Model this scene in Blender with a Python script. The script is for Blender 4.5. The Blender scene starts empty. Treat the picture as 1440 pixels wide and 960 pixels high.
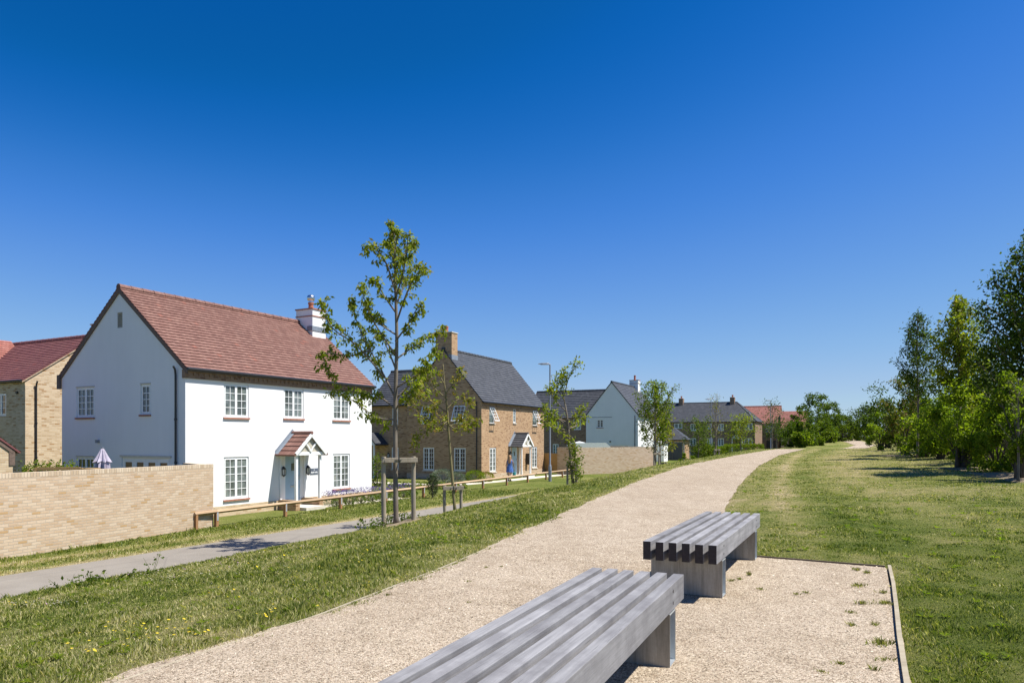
import bpy, bmesh, math, random
import numpy as np
from mathutils import Vector, Matrix
R = math.radians
SC = bpy.context.scene
COL = SC.collection

# ------------------------------------------------------------------ camera, sky, sun, exposure
cam_d = bpy.data.cameras.new('camera'); cam = bpy.data.objects.new('camera', cam_d); COL.objects.link(cam)
cam.location = (0, 0, 2.5); cam.rotation_euler = (R(90), 0, 0)
cam_d.sensor_width = 36; cam_d.lens = 25.0; cam_d.shift_y = 0.09375
cam_d.clip_start = 0.05; cam_d.clip_end = 6000
SC.camera = cam
SUN_AZ, SUN_EL = 99.0, 60.5        # azimuth clockwise from +Y (view direction)
wd = bpy.data.worlds.new('World'); SC.world = wd; wd.use_nodes = True
nt = wd.node_tree; nt.nodes.clear()
sky = nt.nodes.new('ShaderNodeTexSky'); sky.sky_type = 'NISHITA'; sky.sun_disc = False
sky.sun_elevation = R(SUN_EL); sky.sun_rotation = R(SUN_AZ)
sky.air_density = 1.0; sky.dust_density = 0.25; sky.ozone_density = 3.0; sky.altitude = 300
hsv = nt.nodes.new('ShaderNodeHueSaturation'); hsv.inputs['Saturation'].default_value = 1.0; hsv.inputs['Value'].default_value = 1.0
bgn = nt.nodes.new('ShaderNodeBackground'); bgn.inputs['Strength'].default_value = 0.095
out = nt.nodes.new('ShaderNodeOutputWorld')
nt.links.new(sky.outputs[0], hsv.inputs['Color']); nt.links.new(bgn.outputs[0], out.inputs[0])
_sep = nt.nodes.new('ShaderNodeSeparateColor'); _com = nt.nodes.new('ShaderNodeCombineColor'); nt.links.new(hsv.outputs[0], _sep.inputs[0])
# the deep, polarised blue of the picture: a tone curve per channel on the sky's own gradient
EXPO = 0.72
_cv = (((0, 0), (1.05, .0025), (1.19, .006), (1.53, .046), (2.06, .120), (3.28, .255), (4.96, .40), (6.4, .47), (8, .45)),
       ((0, 0), (1.8, .104), (2.03, .130), (2.56, .212), (3.38, .318), (4.83, .465), (6.14, .57), (6.6, .62), (8, .62)),
       ((0, 0), (3.0, .37), (3.38, .39), (3.7, .475), (4.39, .64), (4.7, .70), (5.29, .75), (6.2, .79), (8, .85)))
for _i in range(3):
    _d = nt.nodes.new('ShaderNodeMath'); _d.operation = 'DIVIDE'; _d.inputs[1].default_value = 8.0; nt.links.new(_sep.outputs[_i], _d.inputs[0])
    _f = nt.nodes.new('ShaderNodeFloatCurve'); _c = _f.mapping.curves[0]; _p = _cv[_i]
    _c.points[0].location = (0, 0); _c.points[1].location = (1, _p[-1][1])
    for _x, _y in _p[1:-1]: _c.points.new(_x/8.0, _y)
    _f.mapping.update(); nt.links.new(_d.outputs[0], _f.inputs['Value'])
    _g = nt.nodes.new('ShaderNodeMath'); _g.operation = 'MULTIPLY'; _g.inputs[1].default_value = 1.0/(.095*2**EXPO); nt.links.new(_f.outputs[0], _g.inputs[0]); nt.links.new(_g.outputs[0], _com.inputs[_i])
nt.links.new(_com.outputs[0], bgn.inputs['Color'])
sun_d = bpy.data.lights.new('sun', 'SUN'); sun_d.energy = 5.0; sun_d.angle = R(0.53); sun_d.color = (1.0, 0.955, 0.88)
sun = bpy.data.objects.new('sun', sun_d); COL.objects.link(sun)
sdir = Vector((math.sin(R(SUN_AZ))*math.cos(R(SUN_EL)), math.cos(R(SUN_AZ))*math.cos(R(SUN_EL)), math.sin(R(SUN_EL))))
sun.rotation_euler = sdir.to_track_quat('Z', 'Y').to_euler(); sun.location = (30, -10, 60)
SC.view_settings.view_transform = 'Standard'; SC.view_settings.look = 'None'
SC.view_settings.gamma = 1; SC.view_settings.exposure = EXPO
SC.render.engine = 'CYCLES'
SC.cycles.max_bounces = 6; SC.cycles.transparent_max_bounces = 8

rng = np.random.default_rng(7)
random.seed(11)

# ------------------------------------------------------------------ tagging helpers
def tag(o, label=None, cat=None, group=None, kind=None):
    if label: o['label'] = label
    if cat: o['category'] = cat
    if group: o['group'] = group
    if kind: o['kind'] = kind
    return o
def thing(name, label, cat, loc=(0, 0, 0), rz=0, group=None):
    o = bpy.data.objects.new(name, None); COL.objects.link(o)
    o.location = loc; o.rotation_euler = (0, 0, rz); o.empty_display_size = 0.2
    return tag(o, label, cat, group)
def copy_tree(o, parent=None):
    c = o.copy(); COL.objects.link(c); c.parent = parent
    for ch in [q for q in bpy.data.objects if q.parent == o and q != c]:
        copy_tree(ch, c)
    return c

# ------------------------------------------------------------------ materials
MATS = {}
class NG:
    def __init__(s, name):
        s.m = bpy.data.materials.new(name); s.m.use_nodes = True
        s.t = s.m.node_tree; s.t.nodes.clear()
        s.out = s.n('ShaderNodeOutputMaterial')
    def n(s, typ, **kw):
        nd = s.t.nodes.new(typ)
        for k, v in kw.items():
            if k in nd.inputs: nd.inputs[k].default_value = v
            else: setattr(nd, k, v)
        return nd
    def l(s, a, b): s.t.links.new(a, b)
    def coord(s, kind='Object', scale=(1, 1, 1)):
        c = s.n('ShaderNodeTexCoord'); m = s.n('ShaderNodeMapping'); m.inputs['Scale'].default_value = scale
        s.l(c.outputs[kind], m.inputs[0]); return m.outputs[0]
    def noise(s, vec, scale, detail=4, rough=.55):
        nd = s.n('ShaderNodeTexNoise'); nd.inputs['Scale'].default_value = scale; nd.inputs['Detail'].default_value = detail
        nd.inputs['Roughness'].default_value = rough
        if vec is not None: s.l(vec, nd.inputs['Vector'])
        return nd.outputs[0]
    def ramp(s, fac, stops, interp='LINEAR'):
        nd = s.n('ShaderNodeValToRGB'); cr = nd.color_ramp; cr.interpolation = interp
        while len(cr.elements) > 1: cr.elements.remove(cr.elements[0])
        cr.elements[0].position = stops[0][0]; cr.elements[0].color = col4(stops[0][1])
        for p, c in stops[1:]:
            e = cr.elements.new(p); e.color = col4(c)
        s.l(fac, nd.inputs[0]); return nd.outputs[0]
    def mix(s, fac, a, b, mode='MIX'):
        nd = s.n('ShaderNodeMix'); nd.data_type = 'RGBA'; nd.blend_type = mode
        for sock, v in ((nd.inputs[0], fac), (nd.inputs[6], a), (nd.inputs[7], b)):
            if isinstance(v, (int, float)): sock.default_value = v
            elif isinstance(v, tuple): sock.default_value = col4(v)
            else: s.l(v, sock)
        return nd.outputs[2]
    def math(s, op, a, b=0.0, c=None):
        nd = s.n('ShaderNodeMath'); nd.operation = op
        for i, v in enumerate((a, b) if c is None else (a, b, c)):
            if isinstance(v, (int, float)): nd.inputs[i].default_value = v
            else: s.l(v, nd.inputs[i])
        return nd.outputs[0]
    def bump(s, h, strength=.3, dist=.01):
        nd = s.n('ShaderNodeBump'); nd.inputs['Strength'].default_value = strength; nd.inputs['Distance'].default_value = dist
        s.l(h, nd.inputs['Height']); return nd.outputs[0]
    def pbsdf(s, color, rough=.8, metal=0, bump=None, spec=.5, ior=None):
        b = s.n('ShaderNodeBsdfPrincipled')
        if isinstance(color, tuple): b.inputs['Base Color'].default_value = col4(color)
        else: s.l(color, b.inputs['Base Color'])
        if isinstance(rough, (int, float)): b.inputs['Roughness'].default_value = rough
        else: s.l(rough, b.inputs['Roughness'])
        b.inputs['Metallic'].default_value = metal
        b.inputs['Specular IOR Level'].default_value = spec
        if ior: b.inputs['IOR'].default_value = ior
        if bump is not None: s.l(bump, b.inputs['Normal'])
        s.l(b.outputs[0], s.out.inputs[0]); return b
def col4(c):
    return (c[0], c[1], c[2], 1.0) if len(c) == 3 else c

def simple(name, c, rough=.6, metal=0, var=.12, nscale=6, bump=.0, spec=.5):
    if name in MATS: return MATS[name]
    g = NG(name); v = g.coord()
    n = g.noise(v, nscale)
    d = tuple(x*(1-var) for x in c); u = tuple(min(1, x*(1+var)) for x in c)
    cc = g.ramp(n, [(.3, d), (.7, u)])
    b = g.bump(g.noise(v, nscale*12, 3), bump, .01) if bump else None
    g.pbsdf(cc, rough, metal, b, spec)
    MATS[name] = g.m; return g.m

def brick_mat(name, c1, c2, c3, mortar, bw=.225, bh=.075, scale=1.0, odd=.12, oddc=None):
    g = NG(name)
    uv = g.n('ShaderNodeTexCoord').outputs['UV']
    br = g.n('ShaderNodeTexBrick'); g.l(uv, br.inputs['Vector'])
    br.inputs['Scale'].default_value = scale
    br.inputs['Brick Width'].default_value = bw; br.inputs['Row Height'].default_value = bh
    br.inputs['Mortar Size'].default_value = .008; br.inputs['Mortar Smooth'].default_value = .25
    br.inputs['Bias'].default_value = 0
    br.inputs['Color1'].default_value = (0, 0, 0, 1); br.inputs['Color2'].default_value = (1, 1, 1, 1); br.inputs['Mortar'].default_value = (.5, .5, .5, 1)
    sh = g.n('ShaderNodeSeparateColor'); g.l(br.outputs['Color'], sh.inputs[0])
    cc = g.ramp(sh.outputs[0], [(0, oddc or c1), (odd, oddc or c1), (odd+.02, c1), (.5, c2), (1, c3)])
    n = g.noise(uv, 14, 5, .65)
    cc = g.mix(.35, cc, g.ramp(n, [(.25, (.55, .55, .55)), (.75, (1, 1, 1))]), 'MULTIPLY')
    big = g.noise(uv, .45, 4, .6)
    cc = g.mix(.5, cc, g.ramp(big, [(.3, (.82, .80, .78)), (.7, (1, 1, 1))]), 'MULTIPLY')
    cc = g.mix(br.outputs['Fac'], cc, mortar)
    hgt = g.math('SUBTRACT', g.math('MULTIPLY', n, .3), br.outputs['Fac'])
    g.pbsdf(cc, .9, 0, g.bump(hgt, .5, .006), .25)
    MATS[name] = g.m; return g.m

def tile_mat(name, c1, c2, c3, odd, bw=.17, rough=.75):
    # uv: u metres along, v = course index (each course 1 unit)
    g = NG(name)
    uv = g.n('ShaderNodeTexCoord').outputs['UV']
    br = g.n('ShaderNodeTexBrick'); g.l(uv, br.inputs['Vector'])
    br.inputs['Scale'].default_value = 1
    br.inputs['Brick Width'].default_value = bw; br.inputs['Row Height'].default_value = 1
    br.inputs['Mortar Size'].default_value = .006; br.inputs['Mortar Smooth'].default_value = .3
    br.inputs['Color1'].default_value = (0, 0, 0, 1); br.inputs['Color2'].default_value = (1, 1, 1, 1)
    br.inputs['Mortar'].default_value = (0, 0, 0, 1)
    sh = g.n('ShaderNodeSeparateColor'); g.l(br.outputs['Color'], sh.inputs[0])
    cc = g.ramp(sh.outputs[0], [(0, c1), (.5, c2), (.965, c3), (.99, odd), (1, odd)])
    ob = g.coord('Object')
    n = g.noise(ob, 1.3, 5, .65)
    cc = g.mix(.5, cc, g.ramp(n, [(.25, (.62, .62, .64)), (.75, (1, 1, 1))]), 'MULTIPLY')
    cc = g.mix(br.outputs['Fac'], cc, tuple(x*.35 for x in c1))
    hgt = g.math('SUBTRACT', g.math('MULTIPLY', g.noise(ob, 25, 3), .4), br.outputs['Fac'])
    g.pbsdf(cc, rough, 0, g.bump(hgt, .4, .01), .35)
    MATS[name] = g.m; return g.m

# plastered wall with faint stains
def render_mat(name, c):
    g = NG(name); v = g.coord()
    n = g.noise(v, .7, 5, .6); n2 = g.noise(v, 60, 3)
    st = g.noise(g.coord('Object', (5, 5, .35)), 1.0, 5, .7)
    cc = g.ramp(n, [(.3, tuple(x*.95 for x in c)), (.7, c)])
    cc = g.mix(.16, cc, g.ramp(st, [(.35, (.86, .86, .84)), (.6, (1, 1, 1))]), 'MULTIPLY')
    g.pbsdf(cc, .92, 0, g.bump(n2, .25, .004), .2); MATS[name] = g.m; return g.m
M_RENDER = render_mat('white_render', (.80, .80, .79))
M_BUFF = brick_mat('buff_brick', (.52, .375, .245), (.59, .445, .305), (.64, .51, .37), (.43, .36, .275), oddc=(.50, .33, .17), odd=.035)
M_YEL = brick_mat('yellow_brick', (.50, .365, .215), (.60, .465, .295), (.67, .54, .36), (.52, .43, .32), oddc=(.42, .26, .12), odd=.08)
M_TAN = brick_mat('tan_brick', (.36, .215, .115), (.45, .285, .155), (.52, .345, .20), (.41, .31, .21), oddc=(.27, .15, .075), odd=.1)
M_BROWN = brick_mat('brown_brick', (.24, .15, .095), (.30, .19, .125), (.35, .235, .155), (.28, .22, .17), oddc=(.18, .10, .065), odd=.1)
M_SOLD = brick_mat('soldier_brick', (.52, .40, .27), (.62, .50, .36), (.70, .58, .43), (.34, .28, .21), bw=.075, bh=.30)
M_SLATE = tile_mat('slate_tile', (.052, .056, .064), (.064, .068, .077), (.08, .084, .094), (.045, .05, .058), bw=.3, rough=.6)
M_REDT = tile_mat('red_clay_tile', (.185, .09, .07), (.22, .112, .088), (.255, .138, .108), (.27, .11, .08))
M_REDT2 = tile_mat('plum_clay_tile', (.17, .062, .062), (.205, .078, .075), (.235, .098, .09), (.25, .08, .07))
M_REDT3 = tile_mat('orange_clay_tile', (.29, .105, .08), (.33, .13, .10), (.37, .16, .125), (.38, .13, .09))
M_WHITE = simple('white_paint', (.80, .81, .80), .4, var=.03)
M_DOOR = simple('pale_blue_paint', (.36, .50, .60), .45, var=.04)
M_BLACK = simple('black_plastic', (.018, .019, .022), .4, var=.2)
M_VERGE = simple('brown_verge', (.15, .105, .08), .8, var=.2, nscale=14, bump=.3)
M_SILL = simple('red_sill_tile', (.36, .16, .11), .75, var=.2, nscale=12, bump=.2)
M_STONE = simple('stone_sill', (.58, .54, .46), .85, var=.08)
M_LEAD = simple('lead', (.20, .23, .27), .5, var=.15)
M_POT = simple('terracotta_pot', (.36, .13, .075), .75, var=.15)
M_STEEL = simple('bright_steel', (.62, .63, .64), .28, 1.0, var=.08)
M_GREY = simple('lamp_grey', (.24, .26, .29), .45, .3, var=.08)
M_STRAP = simple('galvanised_strap', (.55, .60, .68), .4, .5, var=.08)
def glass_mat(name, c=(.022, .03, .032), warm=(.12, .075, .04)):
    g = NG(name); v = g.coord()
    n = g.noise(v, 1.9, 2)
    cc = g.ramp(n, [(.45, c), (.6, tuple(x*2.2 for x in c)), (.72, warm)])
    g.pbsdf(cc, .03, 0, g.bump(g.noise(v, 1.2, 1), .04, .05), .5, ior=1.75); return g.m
M_GLASS = glass_mat('window_glass', (.085, .10, .095), (.30, .30, .26))  # pale base colour stands in for reflected surroundings
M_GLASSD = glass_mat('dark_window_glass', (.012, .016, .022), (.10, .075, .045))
M_GLASS2 = simple('lowered_wood_blind', (.22, .135, .06), .5, var=.15, nscale=30)

def wood_mat(name, c1, c2, axis=0, rough=.8, blotch=None, bl_amt=.0, sc=1.0, spec=.3):
    g = NG(name); s = [14, 14, 14]; s[axis] = .6
    v = g.coord('Object', tuple(x*sc for x in s)); v0 = g.coord('Object')
    oi = g.n('ShaderNodeObjectInfo'); va = g.n('ShaderNodeVectorMath'); va.operation = 'ADD'; vs = g.math('MULTIPLY', oi.outputs['Random'], 37.0)
    g.l(v, va.inputs[0]); g.l(vs, va.inputs[1]); v = va.outputs[0]
    vb = g.n('ShaderNodeVectorMath'); vb.operation = 'ADD'; g.l(v0, vb.inputs[0]); g.l(vs, vb.inputs[1]); v0 = vb.outputs[0]
    n = g.noise(v, 1.6, 6, .7)
    fine = g.noise(v, 6, 4, .7)
    cc = g.ramp(n, [(.3, c1), (.7, c2)])
    cc = g.mix(.4, cc, g.ramp(fine, [(.3, (.62, .62, .62)), (.65, (1, 1, 1))]), 'MULTIPLY')
    if blotch:
        b = g.noise(v0, 3.2, 5, .62)
        cc = g.mix(g.math('MULTIPLY', g.ramp(b, [(.42, (0, 0, 0)), (.62, (1, 1, 1))]), bl_amt), cc, blotch)
    vv = g.math('MULTIPLY_ADD', oi.outputs['Random'], .26, .87)
    cc = g.mix(1.0, cc, vv, 'MULTIPLY')
    # fine drying cracks along the grain
    vc = g.coord('Object', tuple((40 if i != axis else .9) for i in range(3))); cr = g.noise(vc, 2.0, 3, .6)
    cc = g.mix(g.ramp(cr, [(.66, (0, 0, 0)), (.70, (.6, .6, .6))]), cc, tuple(x*.35 for x in c1))
    g.pbsdf(cc, rough, 0, g.bump(fine, .5, .004), spec); MATS[name] = g.m; return g.m
M_BEAM = wood_mat('weathered_bench_wood', (.20, .197, .20), (.35, .345, .35), 0, .72, (.145, .14, .145), .6, 1.0, .12)
M_BEAMEND = simple('dark_shaded_end_grain', (.035, .026, .024), .8, var=.3, nscale=30, bump=.3)  # end grain weathers dark; the end faces' shade is in the colour too
M_POST = wood_mat('weathered_post', (.28, .235, .17), (.44, .38, .29), 2, .85, (.16, .125, .085), .4)
M_RAIL = wood_mat('rail_wood', (.33, .22, .125), (.48, .345, .22), 0, .8)
M_RAILP = wood_mat('rail_post_wood', (.28, .14, .06), (.42, .23, .11), 2, .8)
M_GATE = wood_mat('gate_wood', (.30, .19, .07), (.44, .29, .12), 2, .8)
M_EDGE = wood_mat('edging_wood', (.33, .28, .19), (.48, .42, .31), 0, .85, (.24, .2, .14), .4)
M_BARK = wood_mat('bark', (.13, .10, .075), (.24, .20, .15), 2, .9, (.30, .27, .22), .3)
M_BARKD = wood_mat('dark_bark', (.06, .05, .04), (.13, .105, .08), 2, .9)
M_BARKY = wood_mat('young_bark', (.16, .14, .06), (.26, .22, .11), 2, .85)

def galv_mat():
    g = NG('streaked_galvanised_steel'); v = g.coord('Object', (9, 9, .8)); v0 = g.coord()
    n = g.noise(v, 2.2, 6, .7)
    cc = g.ramp(n, [(.3, (.22, .20, .17)), (.5, (.33, .31, .27)), (.72, (.44, .42, .38))])
    sp = g.noise(v0, 45, 3)
    cc = g.mix(.25, cc, g.ramp(sp, [(.3, (.6, .6, .6)), (.7, (1, 1, 1))]), 'MULTIPLY')
    g.pbsdf(cc, .5, .45, None, .5); return g.m
M_GALV = galv_mat()
M_GALVC = simple('clean_galvanised_steel', (.52, .56, .58), .42, .6, var=.08, nscale=25)

def leaf_mat(name, cs, trans=.4, rough=.45):
    g = NG(name)
    geo = g.n('ShaderNodeNewGeometry')
    rnd = geo.outputs['Random Per Island']
    st = [(i/(len(cs)-1), c) for i, c in enumerate(cs)]
    cc = g.ramp(rnd, st)
    v = g.coord('Object')
    n = g.noise(v, .9, 3)
    cc = g.mix(.5, cc, g.ramp(n, [(.35, (.5, .56, .45)), (.65, (1, 1, 1))]), 'MULTIPLY')
    b = g.n('ShaderNodeBsdfPrincipled'); g.l(cc, b.inputs['Base Color']); b.inputs['Roughness'].default_value = rough
    b.inputs['Specular IOR Level'].default_value = .18
    t = g.n('ShaderNodeBsdfTranslucent')
    tc = g.mix(1.0, cc, (1.35, 1.5, .55), 'MULTIPLY'); g.l(tc, t.inputs['Color'])
    mx = g.n('ShaderNodeMixShader'); mx.inputs[0].default_value = trans
    g.l(b.outputs[0], mx.inputs[1]); g.l(t.outputs[0], mx.inputs[2]); g.l(mx.outputs[0], g.out.inputs[0])
    MATS[name] = g.m; return g.m
L_CHERRY = leaf_mat('cherry_leaf', [(.11, .15, .012), (.19, .235, .018), (.26, .30, .024), (.34, .35, .04), (.14, .19, .014), (.30, .23, .05)], .5, .6)
L_YOUNG = leaf_mat('young_leaf', [(.16, .20, .018), (.22, .25, .024), (.28, .27, .035), (.30, .19, .05), (.12, .16, .016)], .45, .6)
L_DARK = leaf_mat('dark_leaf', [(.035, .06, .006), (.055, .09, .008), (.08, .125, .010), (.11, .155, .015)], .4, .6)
L_MID = leaf_mat('mid_leaf', [(.055, .09, .008), (.085, .135, .010), (.12, .17, .013), (.16, .19, .02)], .42, .6)
L_BRIGHT = leaf_mat('bright_leaf', [(.09, .14, .009), (.14, .20, .012), (.19, .25, .017), (.19, .20, .03)], .55, .6)
L_HEDGE = leaf_mat('sunlit_hedge_leaf', [(.10, .16, .009), (.17, .24, .014), (.24, .31, .02), (.30, .34, .035), (.13, .19, .012)], .58, .6)  # brighter leaf copy; sunlight on the front shrubs is put into the colour
L_RUST = leaf_mat('mixed_leaf', [(.06, .10, .010), (.10, .15, .013), (.14, .19, .018), (.20, .17, .05), (.24, .13, .06)], .42, .6)
L_GREYG = leaf_mat('grey_green_leaf', [(.12, .15, .11), (.17, .20, .15), (.22, .25, .19)], .2)
L_CONIF = leaf_mat('conifer_leaf', [(.02, .045, .012), (.035, .07, .015), (.05, .085, .02)], .15)
L_LAV = leaf_mat('lavender_flower', [(.10, .055, .26), (.15, .09, .36), (.20, .14, .40)], .2)
L_WEED = leaf_mat('weed_leaf', [(.14, .17, .04), (.20, .22, .05), (.36, .30, .16), (.26, .25, .09)], .4, .6)

# ground: grass with dry patches stored in the "dry" attribute
def grass_ground():
    g = NG('grass_soil')
    a = g.n('ShaderNodeAttribute', attribute_name='dry')
    v = g.coord('Object')
    n = g.noise(v, 3.0, 8, .7); f = g.noise(v, 60, 5, .8); f2 = g.noise(v, 16, 6, .75)
    d = g.math('ADD', a.outputs['Fac'], g.math('MULTIPLY', g.math('SUBTRACT', n, .5), .55))
    d = g.math('ADD', d, g.math('MULTIPLY', g.math('SUBTRACT', f, .5), .5))
    d = g.math('ADD', d, g.math('MULTIPLY', g.math('SUBTRACT', f2, .5), .5))
    cc = g.ramp(d, [(0, (.05, .075, .013)), (.28, (.12, .15, .027)), (.5, (.215, .215, .066)), (.75, (.32, .27, .125)), (1, (.43, .34, .21))])
    cc = g.mix(.75, cc, g.ramp(f, [(.36, (.35, .38, .3)), (.56, (1, 1, 1)), (.7, (1.25, 1.2, 1.1))]), 'MULTIPLY')
    g.pbsdf(cc, .95, 0, g.bump(g.math('ADD', f, f2), .9, .04), .1); return g.m
M_GRASS = grass_ground()
def blade_mat():
    g = NG('grass_blade')
    a = g.n('ShaderNodeAttribute', attribute_name='dry')
    geo = g.n('ShaderNodeNewGeometry')
    v = g.coord('Object')
    d = g.math('ADD', a.outputs['Fac'], g.math('MULTIPLY', g.math('SUBTRACT', geo.outputs['Random Per Island'], .5), .85))
    cc = g.ramp(d, [(0, (.055, .09, .010)), (.24, (.145, .195, .022)), (.48, (.28, .295, .062)), (.72, (.50, .45, .21)), (1, (.62, .54, .34))])
    b = g.n('ShaderNodeBsdfPrincipled'); g.l(cc, b.inputs['Base Color']); b.inputs['Roughness'].default_value = .5
    b.inputs['Specular IOR Level'].default_value = .3
    t = g.n('ShaderNodeBsdfTranslucent'); g.l(g.mix(1.0, cc, (1.3, 1.4, .6), 'MULTIPLY'), t.inputs['Color'])
    mx = g.n('ShaderNodeMixShader'); mx.inputs[0].default_value = .35
    g.l(b.outputs[0], mx.inputs[1]); g.l(t.outputs[0], mx.inputs[2]); g.l(mx.outputs[0], g.out.inputs[0]); return g.m
M_BLADE = blade_mat()
def gravel_mat():
    g = NG('self_binding_gravel'); v = g.coord('Object')
    vo = g.n('ShaderNodeTexVoronoi'); g.l(v, vo.inputs['Vector']); vo.inputs['Scale'].default_value = 120
    vo2 = g.n('ShaderNodeTexVoronoi'); g.l(v, vo2.inputs['Vector']); vo2.inputs['Scale'].default_value = 38
    s1 = g.n('ShaderNodeSeparateColor'); g.l(vo.outputs['Color'], s1.inputs[0])
    s2 = g.n('ShaderNodeSeparateColor'); g.l(vo2.outputs['Color'], s2.inputs[0])
    cc = g.ramp(s1.outputs[0], [(0, (.08, .062, .042)), (.12, (.20, .16, .108)), (.35, (.39, .315, .232)), (.7, (.51, .425, .325)), (.95, (.64, .56, .44)), (1, (.27, .17, .12))])
    c2 = g.ramp(s2.outputs[0], [(0, (.72, .66, .62)), (.15, (.95, .93, .9)), (1, (1, 1, 1))])
    cc = g.mix(.6, cc, c2, 'MULTIPLY')
    big = g.noise(v, .8, 5, .6); mid = g.noise(v, 4.5, 5, .7)
    cc = g.mix(.8, cc, g.ramp(big, [(.3, (.82, .79, .75)), (.7, (1, 1, 1))]), 'MULTIPLY')
    cc = g.mix(.7, cc, g.ramp(mid, [(.32, (.72, .69, .65)), (.5, (.97, .97, .97)), (.72, (1.08, 1.08, 1.09))]), 'MULTIPLY')
    ct = g.coord('Object', (1, .12, 1)); tr = g.noise(ct, 1.6, 4, .6)
    cc = g.mix(.5, cc, g.ramp(tr, [(.35, (.88, .86, .83)), (.6, (1.05, 1.05, 1.05))]), 'MULTIPLY')
    h = g.math('ADD', vo.outputs['Distance'], g.math('MULTIPLY', vo2.outputs['Distance'], .8))
    g.pbsdf(cc, .9, 0, g.bump(h, .8, -.008), .25); return g.m
M_GRAVEL = gravel_mat()
def pebble_mat():
    g = NG('pebble'); geo = g.n('ShaderNodeNewGeometry')
    cc = g.ramp(geo.outputs['Random Per Island'], [(0, (.05, .04, .028)), (.18, (.15, .12, .082)), (.4, (.41, .34, .235)), (.8, (.56, .48, .355)), (.97, (.70, .63, .51)), (1, (.28, .17, .12))])
    g.pbsdf(cc, .8, 0, None, .3); return g.m
M_PEB = pebble_mat()
def asphalt_mat():
    g = NG('pale_worn_asphalt'); v = g.coord('Object')
    n = g.noise(v, 1.1, 6, .65); f = g.noise(v, 120, 3)
    cc = g.ramp(n, [(.3, (.215, .19, .158)), (.7, (.265, .238, .20))])
    cc = g.mix(.4, cc, g.ramp(f, [(.3, (.7, .7, .7)), (.7, (1, 1, 1))]), 'MULTIPLY')
    vc = g.coord('Object', (1, .28, 1)); cr = g.n('ShaderNodeTexVoronoi'); cr.feature = 'DISTANCE_TO_EDGE'; cr.inputs['Scale'].default_value = .35; g.l(g.mix(.25, vc, v), cr.inputs['Vector'])
    cc = g.mix(g.ramp(cr.outputs['Distance'], [(0, (.35, .35, .35)), (.006, (0, 0, 0))]), cc, (.12, .11, .10))
    g.pbsdf(cc, .85, 0, g.bump(f, .4, .004), .3); return g.m
M_ASPH = asphalt_mat()
M_PAVE = simple('pale_garden_gravel', (.60, .54, .44), .9, var=.15, nscale=30, bump=.5)
M_SOIL = simple('dry_soil', (.20, .155, .095), .95, var=.4, nscale=9, bump=.9)
M_KERB = simple('edging_stone', (.44, .40, .33), .9, var=.12, nscale=20)

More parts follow.
